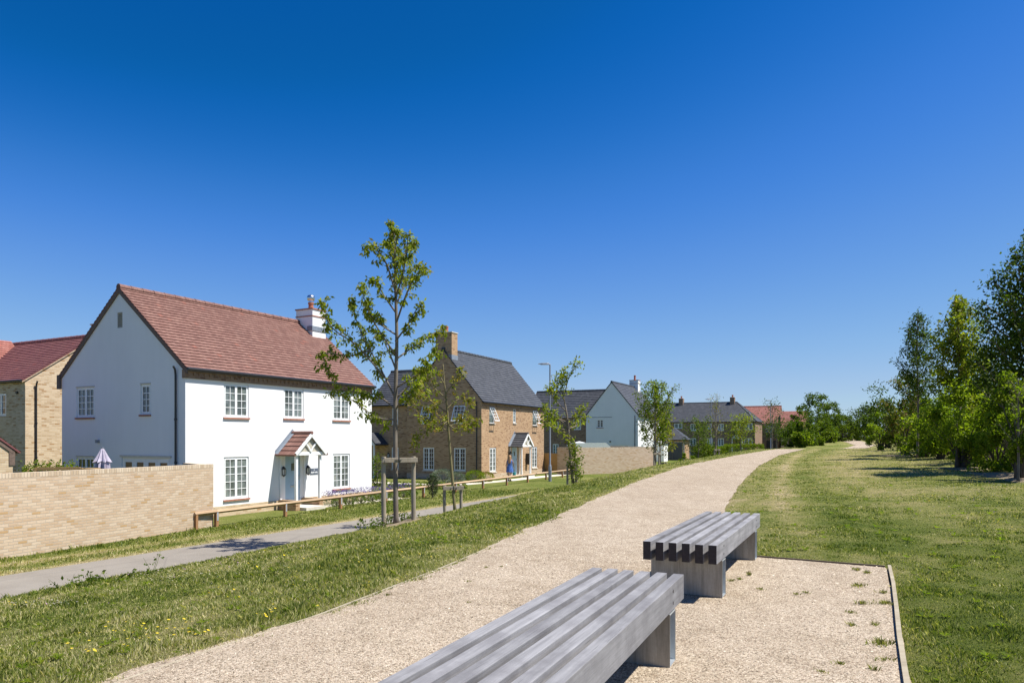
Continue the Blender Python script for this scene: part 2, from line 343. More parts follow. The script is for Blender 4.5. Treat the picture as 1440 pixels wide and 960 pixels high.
# ------------------------------------------------------------------ mesh builder
class MB:
    def __init__(s, T=None): s.v = []; s.f = []; s.uv = []; s.mi = []; s.T = T or (lambda p: p)
    def vert(s, p): s.v.append(tuple(s.T(p))); return len(s.v)-1
    def face(s, pts, uv=None, m=0):
        i = [s.vert(p) for p in pts]; s.f.append(i); s.uv.append(uv); s.mi.append(m)
    def faceidx(s, idx, m=0, uv=None): s.f.append(list(idx)); s.uv.append(uv); s.mi.append(m)
    def box(s, x0, x1, y0, y1, z0, z1, m=0, P=None):
        P = P or (lambda a, b, c: (a, b, c))
        i = [s.vert(P(x, y, z)) for z in (z0, z1) for x, y in ((x0, y0), (x1, y0), (x1, y1), (x0, y1))]
        for q in ((0, 3, 2, 1), (4, 5, 6, 7), (0, 1, 5, 4), (1, 2, 6, 5), (2, 3, 7, 6), (3, 0, 4, 7)):
            s.faceidx([i[k] for k in q], m)
    def bar(s, a, b, w, h, up=(0, 0, 1), m=0):
        a = Vector(a); b = Vector(b); d = (b-a).normalized(); u = Vector(up); sd = d.cross(u).normalized(); u = sd.cross(d)
        i = []
        for p in (a, b):
            for x, y in ((-1, -1), (1, -1), (1, 1), (-1, 1)): i.append(s.vert(p+sd*x*w/2+u*y*h/2))
        for q in ((0, 1, 2, 3), (7, 6, 5, 4), (0, 4, 5, 1), (1, 5, 6, 2), (2, 6, 7, 3), (3, 7, 4, 0)): s.faceidx([i[k] for k in q], m)
    def tube(s, pts, rad, n=8, m=0, cap=True):
        pts = [Vector(p) for p in pts]
        if isinstance(rad, (int, float)): rad = [rad]*len(pts)
        rings = []; prev = None
        for k, p in enumerate(pts):
            d = (pts[min(k+1, len(pts)-1)]-pts[max(k-1, 0)])
            if d.length < 1e-9: d = Vector((0, 0, 1))
            d.normalize()
            ref = prev if prev is not None else (Vector((1, 0, 0)) if abs(d.x) < .8 else Vector((0, 1, 0)))
            a = (ref-d*ref.dot(d)).normalized(); b = d.cross(a); prev = a
            rings.append([s.vert(p+(a*math.cos(t)+b*math.sin(t))*rad[k]) for t in [2*math.pi*j/n for j in range(n)]])
        for k in range(len(rings)-1):
            for j in range(n): s.faceidx([rings[k][j], rings[k][(j+1) % n], rings[k+1][(j+1) % n], rings[k+1][j]], m)
        if cap: s.faceidx(rings[0][::-1], m); s.faceidx(rings[-1], m)
    def lathe(s, c, prof, n=16, m=0):
        s.tube([(c[0], c[1], c[2]+z) for r, z in prof], [max(r, .001) for r, z in prof], n, m)
    def build(s, name, mats, parent=None, smooth=False, bevel=0, seg=2, angle=None):
        if not isinstance(mats, (list, tuple)): mats = [mats]
        me = bpy.data.meshes.new(name); me.from_pydata(s.v, [], s.f); me.validate()
        for mm in mats: me.materials.append(mm)
        if len(me.polygons) == len(s.f): me.polygons.foreach_set('material_index', s.mi)
        bm = bmesh.new(); bm.from_mesh(me)
        if bevel:
            bmesh.ops.remove_doubles(bm, verts=bm.verts, dist=1e-5)
            bmesh.ops.recalc_face_normals(bm, faces=bm.faces)
            es = [e for e in bm.edges if len(e.link_faces) == 2 and e.calc_face_angle() > .5]
            bmesh.ops.bevel(bm, geom=es, offset=bevel, segments=seg, affect='EDGES', profile=.6)
        explicit = (not bevel) and any(u is not None for u in s.uv)
        if not explicit: bmesh.ops.recalc_face_normals(bm, faces=bm.faces)
        uvl = bm.loops.layers.uv.new('UVMap'); bm.faces.ensure_lookup_table()
        for fi, f in enumerate(bm.faces):
            if explicit and s.uv[fi] is not None:
                for lp, u in zip(f.loops, s.uv[fi]): lp[uvl].uv = u
                continue
            nrm = f.normal
            if abs(nrm.z) > .9: ua = Vector((1, 0, 0)); va = Vector((0, 1, 0))
            else:
                ua = Vector((-nrm.y, nrm.x, 0)).normalized()
                if abs(ua.x) > abs(ua.y): ua = ua if ua.x > 0 else -ua
                else: ua = ua if ua.y > 0 else -ua
                va = Vector((0, 0, 1)) if abs(nrm.z) < .05 else nrm.cross(ua)
                if va.z < 0: va = -va
            for lp in f.loops: lp[uvl].uv = (lp.vert.co.dot(ua), lp.vert.co.dot(va))
        bm.to_mesh(me); bm.free()
        if smooth:
            me.polygons.foreach_set('use_smooth', [True]*len(me.polygons))
        o = bpy.data.objects.new(name, me); COL.objects.link(o)
        if parent: o.parent = parent
        if smooth and angle:
            try: me.set_sharp_from_angle(angle=angle)
            except Exception: pass
        return o

def np_mesh(name, V, k, mat, parent=None, attr=None, smooth=False):
    """V: (N,k,3) array, one k-gon per row"""
    N = V.shape[0]; me = bpy.data.meshes.new(name)
    me.vertices.add(N*k); me.vertices.foreach_set('co', V.reshape(-1).astype(np.float32))
    me.loops.add(N*k); me.loops.foreach_set('vertex_index', np.arange(N*k, dtype=np.int32))
    me.polygons.add(N); me.polygons.foreach_set('loop_start', np.arange(0, N*k, k, dtype=np.int32))
    try: me.polygons.foreach_set('loop_total', np.full(N, k, dtype=np.int32))
    except Exception: pass
    me.materials.append(mat)
    if attr is not None:
        a = me.attributes.new('dry', 'FLOAT', 'POINT'); a.data.foreach_set('value', np.repeat(attr, k).astype(np.float32))
    me.update(calc_edges=True); me.validate()
    o = bpy.data.objects.new(name, me); COL.objects.link(o)
    if parent: o.parent = parent
    return o

def leaf_quads(C, size, droop=.5, wid=.45, seed=0):
    r = np.random.default_rng(seed); N = len(C)
    a = r.normal(size=(N, 3)); a[:, 2] -= droop*1.6; a /= np.linalg.norm(a, axis=1)[:, None]
    b = r.normal(size=(N, 3)); b -= a*(a*b).sum(1)[:, None]; b /= np.linalg.norm(b, axis=1)[:, None]
    s = (size*r.uniform(.6, 1.25, N))[:, None]
    c = np.cross(a, b)
    return np.stack([C, C+a*s*.5+b*s*wid*.5+c*s*.06, C+a*s, C+a*s*.5-b*s*wid*.5+c*s*.06], 1)

# ------------------------------------------------------------------ terrain functions
PY = np.array([-30, 0, 16, 24, 33, 48, 60, 75, 80, 95, 112, 200, 2000.]); PZ = 2.5-np.array([1.55, 1.55, 1.55, 1.45, 1.33, 1.2, .97, 1.2, .98, .75, .5, .5, .5])
LY = np.array([-30, 4.5, 6.09, 8.86, 12.4, 17.07, 24.14, 33.22, 48, 58.6, 66, 78, 84, 112, 130, 400, 2000.])
LX = np.array([-15, -2.56, -1.76, -.71, .37, 1.88, 4.34, 7.97, 15.12, 21.4, 27, 36.9, 40.6, 51.9, 60, 180, 900.])
RY = np.array([9.6, 12, 15.5, 22.6, 33.2, 48, 59.5, 66, 78, 84, 112, 130, 400, 2000.]); RX = np.array([2.8, 3.6, 4.65, 7.25, 11.5, 18.0, 24.4, 29.6, 39.3, 43, 54.8, 63, 184, 904.])
GZ = -.38
def Lx(y): return np.interp(y, LY, LX)
def plat_right(y):   # right boundary of the gravel (platform, then path)
    y = np.asarray(y, float)
    a = 2.49+(y-4.49)*(4.49-2.49)/(8.47-4.49)           # side board
    b = 4.49-(y-8.47)*(4.49-3.15)/(9.23-8.47)           # back board
    r = np.interp(y, RY, RX)
    return np.where(y < 8.47, a, np.maximum(np.where(y < 9.5, b, r), r))
def Rx(y): return plat_right(y)
def road_near(y): return -6.8+(np.asarray(y, float)-16.9)*.522
def vnoise(x, y, s, seed=0):
    x = np.asarray(x, float)/s; y = np.asarray(y, float)/s
    xi = np.floor(x); yi = np.floor(y); fx = x-xi; fy = y-yi
    fx = fx*fx*(3-2*fx); fy = fy*fy*(3-2*fy)
    def h(a, b):
        q = np.sin(a*127.1+b*311.7+seed*74.7)*43758.5453; return q-np.floor(q)
    return (h(xi, yi)*(1-fx)+h(xi+1, yi)*fx)*(1-fy)+(h(xi, yi+1)*(1-fx)+h(xi+1, yi+1)*fx)*fy
def gz(x, y, micro=True):
    x = np.asarray(x, float); y = np.asarray(y, float)
    P = np.interp(y, PY, PZ); L = Lx(y); RN = road_near(y); RN = np.minimum(RN, L-2.0)
    t = np.clip((x-RN)/(L-RN), 0, 1)
    ex = np.interp(y, [12, 18, 26, 60, 80], [1.2, 1.35, 1.75, 3.0, 5.0])
    z = GZ+(P-GZ)*(1-(1-t)**ex)
    z = np.where(x > L, P, z)
    rr = np.clip(x-Rx(y)-1.5, 0, 12)*.028
    z = z+np.where((y > 3), rr*np.clip((y-3)/8, 0, 1)*np.clip((70-y)/20, 0, 1), 0)
    if micro:
        w = np.clip((x-RN)/.8, 0, 1)*np.clip(np.where(x < L, (L-x)/.5, np.where(x > Rx(y), (x-Rx(y))/.5, 0)), 0, 1)
        z = z+w*((vnoise(x, y, 1.3, 1)-.5)*.09+(vnoise(x, y, .45, 2)-.5)*.035)
    return z
def gzf(x, y): return float(gz(x, y))
def dryness(x, y):
    x = np.asarray(x, float); y = np.asarray(y, float)
    L = Lx(y); RN = road_near(y); Rr = Rx(y)
    n = vnoise(x, y, 1.7, 3)*.5+vnoise(x, y, .6, 4)*.3+vnoise(x, y, 4.5, 5)*.35
    left = .32+.48*(n-.38)+.28*(vnoise(x, y, .25, 45)-.5)
    dR = x-Rr
    # mown walk on the right: drier bands running with the path
    band = np.exp(-((dR-1.25)/.28)**2)*(.12+.5*vnoise(x, y, 2.2, 41)*vnoise(x, y, .5, 42))-np.exp(-((dR-2.2)/.5)**2)*.14+np.exp(-((dR-4.2)/.8)**2)*.12
    right = .25+.12*np.clip((y-8)/9, 0, 1)+.38*(n-.38)+.25*(vnoise(x, y, .3, 44)-.5)+band*np.clip((y-8.5)/3, 0, 1)+.10*np.clip((y-11)/10, 0, 1)
    d = np.where(x < L, left, right)
    edge = np.exp(-np.abs(x-L)/.18)*.25+np.where(x > Rr, np.exp(-np.abs(x-Rr)/.12)*.15, 0)
    d = d+edge+.5*np.clip(vnoise(x, y, .9, 21)*vnoise(x, y, .33, 22)-.38, 0, 1)
    # verge beyond the tarmac footpath
    RF = RN-2.72
    q = (RF-x)*.887
    verge = .26+.35*(n-.4)+np.exp(-(q/.42)**2)*.7+np.exp(-((q-1.25)/.36)**2)*.55*np.clip((24-y)/6, 0, 1)
    d = np.where(x < RF, verge, d)
    return np.clip(d, 0, 1.1)

# ------------------------------------------------------------------ ground sheet
def axis(parts):
    a = [parts[0][0]]
    for (s, e, st) in parts:
        n = max(1, int(round((e-s)/st))); a += list(np.linspace(s, e, n+1)[1:])
    return np.array(a)
gx = axis([(-1500, -200, 260), (-200, -60, 20), (-60, -24, 4), (-24, -14, 1), (-14, 14, .16), (14, 34, .5), (34, 70, 1.2), (70, 200, 10), (200, 1500, 200)])
gy = axis([(-60, -6, 9), (-6, 3, .6), (3, 24, .16), (24, 60, .45), (60, 125, 1.2), (125, 300, 18), (300, 2500, 300)])
GX, GY = np.meshgrid(gx, gy)
ZZ = gz(GX, GY)
Lg = Lx(GY); Rg = Rx(GY)
ins = (GX > Lg+.03) & (GX < Rg-.03)
RNg = road_near(GY)
insr = (GX < RNg-.05) & (GX > RNg-2.65) & (GY > -20) & (GY < 110)
ZZ = ZZ-np.where(ins | insr, .05, 0)
nx, ny = len(gx), len(gy)
me = bpy.data.meshes.new('ground')
me.vertices.add(nx*ny); me.vertices.foreach_set('co', np.stack([GX, GY, ZZ], -1).reshape(-1).astype(np.float32))
ii, jj = np.meshgrid(np.arange(nx-1), np.arange(ny-1)); b0 = (jj*nx+ii).reshape(-1)
quads = np.stack([b0, b0+1, b0+nx+1, b0+nx], 1).astype(np.int32)
me.loops.add(quads.size); me.loops.foreach_set('vertex_index', quads.reshape(-1))
me.polygons.add(len(quads)); me.polygons.foreach_set('loop_start', np.arange(0, quads.size, 4, dtype=np.int32))
try: me.polygons.foreach_set('loop_total', np.full(len(quads), 4, dtype=np.int32))
except Exception: pass
me.materials.append(M_GRASS)
at_ = me.attributes.new('dry', 'FLOAT', 'POINT'); at_.data.foreach_set('value', dryness(GX, GY).reshape(-1).astype(np.float32))
me.update(calc_edges=True)
me.polygons.foreach_set('use_smooth', [True]*len(me.polygons))
ground = bpy.data.objects.new('ground', me); COL.objects.link(ground); tag(ground, kind='structure')

def strip(name, ys, xl, xr, zf, mat, ncross=8, kind='structure', wob=0):
    V = []; F = []
    for y in ys:
        a, b = float(xl(y)), float(xr(y))
        if wob: a += (vnoise(y, 3.3, .8, 8)-.5)*wob*1.6+(vnoise(y, 9.3, .17, 9)-.5)*wob; b += (vnoise(y, 7.7, .6, 9)-.5)*wob
        for k in range(ncross+1):
            x = a+(b-a)*k/ncross; V.append((x, y, zf(x, y)))
    n = ncross+1
    for i in range(len(ys)-1):
        for k in range(ncross): F.append((i*n+k, i*n+k+1, (i+1)*n+k+1, (i+1)*n+k))
    me = bpy.data.meshes.new(name); me.from_pydata(V, [], F); me.materials.append(mat)
    me.polygons.foreach_set('use_smooth', [True]*len(me.polygons))
    o = bpy.data.objects.new(name, me); COL.objects.link(o); return tag(o, kind=kind)
ysg = list(np.arange(-4, 20, .12))+list(np.arange(20, 70, .5))+list(np.arange(70, 131, 1.5))
strip('path', ysg, lambda y: Lx(y), lambda y: Rx(y)-.0, lambda x, y: float(np.interp(y, PY, PZ))+.004+(vnoise(x, y, .9, 6)-.5)*.012, M_GRAVEL, 16, wob=.10)
# far bend of the path sits a touch proud where it climbs
road = strip('road', list(np.arange(-12, 100, 1.0)), lambda y: road_near(y)-2.72, lambda y: road_near(y)+.06, lambda x, y: GZ+.004, M_ASPH, 2)

# ------------------------------------------------------------------ walls
def front(u, d, z): return (u, -d, z)
def side(u, d, z): return (-d, u, z)
ZB = .38
UP = lambda p: (p[0], p[1], p[2]+ZB)
def wallplane(mb, P, u0, u1, z0, z1, ops=(), rev=.09, m=0, mrev=None):
    us = sorted(set([u0, u1]+[a for o in ops for a in o[:2]])); zs = sorted(set([z0, z1]+[a for o in ops for a in o[2:4]]))
    for i in range(len(us)-1):
        for j in range(len(zs)-1):
            cu = (us[i]+us[i+1])/2; cz = (zs[j]+zs[j+1])/2
            if any(o[0] < cu < o[1] and o[2] < cz < o[3] for o in ops): continue
            mb.face([P(us[i], 0, zs[j]), P(us[i+1], 0, zs[j]), P(us[i+1], 0, zs[j+1]), P(us[i], 0, zs[j+1])], m=m)
    for o in ops:
        a, b, c, d = o[:4]
        for q in (((a, c), (a, d)), ((b, c), (b, d)), ((a, c), (b, c)), ((a, d), (b, d))):
            (ua, za), (ub, zb) = q
            mb.face([P(ua, 0, za), P(ub, 0, zb), P(ub, -rev, zb), P(ua, -rev, za)], m=m if mrev is None else mrev)

def window(root, P, u0, u1, z0, z1, ncas=2, cols=2, rows=4, sill=None, rev=.09, glass=None, opened=None, name='window', fr=.045, cf=.05, top_light=False):
    mb = MB(UP); d0, d1 = -rev+.005, -rev+.055
    B = lambda a, b, c, d, e, f: mb.box(a, b, c, d, e, f, P=P)
    e = .004
    B(u0+e, u0+fr, d0, d1, z0+e, z1-e); B(u1-fr, u1-e, d0, d1, z0+e, z1-e); B(u0+fr, u1-fr, d0, d1, z0+e, z0+fr); B(u0+fr, u1-fr, d0, d1, z1-fr, z1-e)
    w = (u1-u0-2*fr)/ncas; gl = []
    for k in range(ncas):
        a = u0+fr+k*w; b = a+w; c0 = d1-.02; c1 = d1+.012
        if opened and k in opened:
            gl.append((a, b, 'open')); continue
        if ncas > 1 and k > 0: B(a-.012, a+.012, d0, d1, z0+fr, z1-fr)
        za, zb = z0+fr, z1-fr
        B(a+.004, a+cf, c0, c1, za+.003, zb-.003); B(b-cf, b-.004, c0, c1, za+.003, zb-.003)
        B(a+cf, b-cf, c0, c1, za+.003, za+cf); B(a+cf, b-cf, c0, c1, zb-cf, zb-.003)
        for q in range(1, cols):
            x = a+cf+(b-a-2*cf)*q/cols; B(x-.011, x+.011, c0+.004, c1-.006, za+cf, zb-cf)
        for q in range(1, rows):
            z = za+cf+(zb-za-2*cf)*q/rows; B(a+cf, b-cf, c0+.006, c1-.008, z-.011, z+.011)
        gl.append((a+cf-.01, b-cf+.01, 'pane'))
    f = mb.build(name, M_WHITE, root)
    gp = MB(UP)
    for a, b, kd in gl:
        if kd == 'pane': gp.box(a, b, d1-.022, d1-.014, z0+fr+.01, z1-fr-.01, P=P)
        else: gp.box(a+.01, b-.01, d0+.002, d0+.012, z0+fr+.01, z1-fr-.01, P=P)
    gp.build('pane', glass or M_GLASS, f)
    if opened:
        for a, b, kd in gl:
            if kd != 'open': continue
            # casement pushed outwards at the bottom (top hung)
            sm = MB(UP); H = z1-z0-2*fr; ang = R(24)
            def Q(u, d, h): # h measured down from the top hinge
                return P(u, d1+.01+math.sin(ang)*h+d*math.cos(ang), z1-fr-math.cos(ang)*h+d*math.sin(ang))
            def BQ(a1, b1, h0, h1, t=.04):
                i = [sm.vert(Q(u, d, h)) for h in (h0, h1) for u, d in ((a1, 0), (b1, 0), (b1, t), (a1, t))]
                for q in ((0, 3, 2, 1), (4, 5, 6, 7), (0, 1, 5, 4), (1, 2, 6, 5), (2, 3, 7, 6), (3, 0, 4, 7)): sm.faceidx([i[k] for k in q])
            BQ(a, a+cf, 0, H); BQ(b-cf, b, 0, H); BQ(a+cf, b-cf, 0, cf); BQ(a+cf, b-cf, H-cf, H)
            for q in range(1, cols): x = a+cf+(b-a-2*cf)*q/cols; BQ(x-.011, x+.011, cf, H-cf, .03)
            for q in range(1, rows): h = cf+(H-2*cf)*q/rows; BQ(a+cf, b-cf, h-.011, h+.011, .028)
            sm.build('open_casement', M_WHITE, f)
    if sill is not None:
        sb = MB(UP); sb.box(u0-.03, u1+.03, -rev+.002, .055, z0-.065, z0-.002, P=P); sb.build('sill', sill, f)
    return f

def slope(mb, ya, za, yb, zb, x0f, x1f, gauge, th=.036, T=lambda p: p, m=0):
    """tiled slope: courses from (ya,za) eaves to (yb,zb) ridge, extent in x given by functions of the fraction up"""
    S = math.hypot(yb-ya, zb-za); n = max(2, int(round(S/gauge))); dy, dz = (yb-ya)/S, (zb-za)/S
    ny_, nz_ = (-dz, dy) if dy > 0 else (dz, -dy)
    for k in range(n):
        s0 = S*k/n; s1 = S*(k+1)/n; f0, f1 = k/n, (k+1)/n
        lo = lambda x, h: T((x, ya+dy*s0+ny_*h, za+dz*s0+nz_*h)); hi = lambda x, h: T((x, ya+dy*s1+ny_*h, za+dz*s1+nz_*h))
        a0, b0, a1, b1 = x0f(f0), x1f(f0), x0f(f1), x1f(f1)
        mb.face([lo(a0, th), lo(b0, th), hi(b1, .006), hi(a1, .006)], uv=[(a0, k+.06), (b0, k+.06), (b1, k+.96), (a1, k+.96)], m=m)
        mb.face([lo(a0, -.004), lo(b0, -.004), lo(b0, th), lo(a0, th)], uv=[(a0, k+.02), (b0, k+.02), (b0, k+.08), (a0, k+.08)], m=m)
    # underside slab
    A = lambda x, h: T((x, ya+ny_*h, za+nz_*h)); Bt = lambda x, h: T((x, yb+ny_*h, zb+nz_*h))
    a0, b0, a1, b1 = x0f(0), x1f(0), x0f(1), x1f(1)
    uvq = [(0, .5), (1, .5), (1, .6), (0, .6)]
    mb.face([A(a0, -.05), A(b0, -.05), Bt(b1, -.05), Bt(a1, -.05)], uv=uvq, m=m)
    mb.face([A(a0, -.05), A(b0, -.05), A(b0, -.004), A(a0, -.004)], uv=uvq, m=m)
    mb.face([A(a0, -.05), A(a0, .012), Bt(a1, .006), Bt(a1, -.05)], uv=uvq, m=m)
    mb.face([A(b0, -.05), A(b0, .012), Bt(b1, .006), Bt(b1, -.05)], uv=uvq, m=m)

def ridge_caps(name, a, b, mat, parent, T=None, r=.12, ln=.45):
    mb = MB(T); a = Vector(a); b = Vector(b); n = max(1, int((b-a).length/ln)); d = (b-a)/n
    for k in range(n):
        p = a+d*k; mb.tube([p+d*.005, p+d*.09, p+d*.1, p+d*.995], [r*1.06, r*1.06, r, r*.96], 10)
    return mb.build(name, mat, parent, smooth=True, angle=.6)

def gable_roof(root, L, W, E, Rz, mat, gauge, x0=-.06, x1=None, ov=.14, hip0=0, hip1=0, ridge_mat=None, caps=True, Tm=None, verge=M_VERGE, vd=.17, gut=True, name='roof', vergeb=True):
    T = Tm or UP
    x1 = L+.06 if x1 is None else x1
    k = (Rz-E)/(W/2); ye = -ov; ze = E-k*ov
    mb = MB()
    slope(mb, ye, ze, W/2, Rz, lambda f: x0+hip0*f, lambda f: x1-hip1*f, gauge, T=T)
    slope(mb, W+ov, ze, W/2, Rz, lambda f: x0+hip0*f, lambda f: x1-hip1*f, gauge, T=T)
    def X2Y(base, sgn): return lambda p: T((base+sgn*p[1], p[0], p[2]))
    if hip0: slope(mb, 0, ze, hip0, Rz, lambda f: ye+(W/2-ye)*f, lambda f: W+ov-(W/2+ov)*f, gauge, T=X2Y(x0, 1))
    if hip1: slope(mb, 0, ze, hip1, Rz, lambda f: ye+(W/2-ye)*f, lambda f: W+ov-(W/2+ov)*f, gauge, T=X2Y(x1, -1))
    rf = mb.build(name, mat, root)
    if caps:
        ridge_caps('ridge_tiles', (x0+hip0, W/2, Rz+.0), (x1-hip1, W/2, Rz+.0), ridge_mat or mat, rf, T)
        for h, xe, sg in ((hip0, x0, 1), (hip1, x1, -1)):
            if h:
                for yy in (ye, W+ov): ridge_caps('hip_tiles', (xe, yy, ze+.02), (xe+sg*h, W/2, Rz), ridge_mat or mat, rf, T, r=.09)
    if vergeb:
        for h, xe, sg in ((hip0, x0, -1), (hip1, x1, 1)):
            if not h:
                vb = MB(T)
                for yy, s2 in ((ye, 1), (W+ov, -1)):
                    a, b = xe-sg*.055, xe-sg*.004
                    for (p, q) in (((yy, ze-.01), (W/2, Rz-.01)),):
                        # board hanging below the tiles
                        pts = [(p[0], p[1]-vd), (q[0], q[1]-vd), (q[0], q[1]), (p[0], p[1])]
                        i = [vb.vert((x, y, z)) for x in (a, b) for y, z in pts]
                        for qd in ((0, 1, 2, 3), (4, 7, 6, 5), (0, 4, 5, 1), (1, 5, 6, 2), (2, 6, 7, 3), (3, 7, 4, 0)): vb.faceidx([i[t] for t in qd])
                vb.build('verge', verge, root)
    if gut:
        gb = MB(T); gb.tube([(x0, ye-.05, ze-.03), (x1, ye-.05, ze-.03)], .06, 8); gb.box(x0+.06, x1-.06, ye+.0, ye+.03, ze-.10, ze-.055)
        gb.build('gutter', M_BLACK, root)
    return rf
def downpipe(root, P, u, ztop, zbot=-.3, d=.06, off=.22, T=None):
    mb = MB(T or UP); mb.tube([P(u, off+.05, ztop), P(u, off-.02, ztop-.12), P(u, d, ztop-.3), P(u, d, zbot)], .036, 8)
    for z in np.arange(zbot+.4, ztop-.4, 1.5): mb.tube([P(u, d, z), P(u, d, z+.07)], .05, 8)
    return mb.build('downpipe', M_BLACK, root, smooth=True, angle=.7)

def chimney(root, x0, x1, y0, y1, zb, zt, mats, bands=(), potz=.55, cowl=False, T=None, two=False):
    T = T or UP; mb = MB(T); mb.box(x0, x1, y0, y1, zb, zt); c = mb.build('chimney', mats[0], root)
    cb = MB(T); cb.box(x0-.04, x1+.04, y0-.04, y1+.04, zt+.002, zt+.06)
    for b in bands: cb.box(x0-.025, x1+.025, y0-.025, y1+.025, b, b+.05)
    cb.build('chimney_band', mats[1], c)
    lb = MB(T); lb.box(x0-.015, x1+.015, y0-.015, y1+.015, zb, zb+.0+(zt-zb)*.42); lb.build('lead_flashing', M_LEAD, c) if mats[2] else None
    pb = MB(T); cx, cy = (x0+x1)/2, (y0+y1)/2
    pb.lathe((cx, cy, zt+.06), [(.15, 0), (.15, .05), (.125, .08), (.115, potz-.1), (.14, potz-.08), (.14, potz)], 14)
    pb.build('chimney_pot', M_POT, c, smooth=True, angle=.6)
    if cowl:
        wb = MB(T); z = zt+.06+potz
        wb.lathe((cx, cy, z), [(.12, 0), (.12, .08), (.16, .1), (.19, .18), (.19, .28), (.15, .34), (.02, .38)], 16); wb.build('cowl', M_STEEL, c, smooth=True, angle=.9)
    return c

def lantern(root, P, u, zc, T=None):
    mb = MB(T or UP); d = .12
    p = P(u, d, zc); pr = [(.005, -.2), (.05, -.15), (.085, -.11)]
    mb.lathe((p[0], p[1], p[2]), pr, 6); mb.lathe((p[0], p[1], p[2]), [(.09, .11), (.10, .12), (.05, .18), (.01, .23)], 6)
    for k in range(6):
        a = k*math.pi/3; mb.bar((p[0]+.08*math.cos(a), p[1]+.08*math.sin(a), p[2]-.12), (p[0]+.085*math.cos(a), p[1]+.085*math.sin(a), p[2]+.12), .014, .014, (1, 0, 0))
    q = P(u, 0, zc+.0); mb.box(u-.05, u+.05, .0, .02, zc-.1, zc+.1, P=P)
    mb.bar(P(u, .01, zc+.05), P(u, .05, zc+.2), .02, .02, (1, 0, 0) if P is front else (0, 1, 0)); mb.bar(P(u, .05, zc+.2), P(u, d, zc+.23), .02, .02, (1, 0, 0) if P is front else (0, 1, 0))
    o = mb.build('wall_lantern', M_BLACK, root)
    g = MB(T or UP); g.lathe((p[0], p[1], p[2]), [(.07, -.11), (.075, .11)], 6); g.build('lantern_glass', simple('frosted_glass', (.55, .56, .52), .3), o)

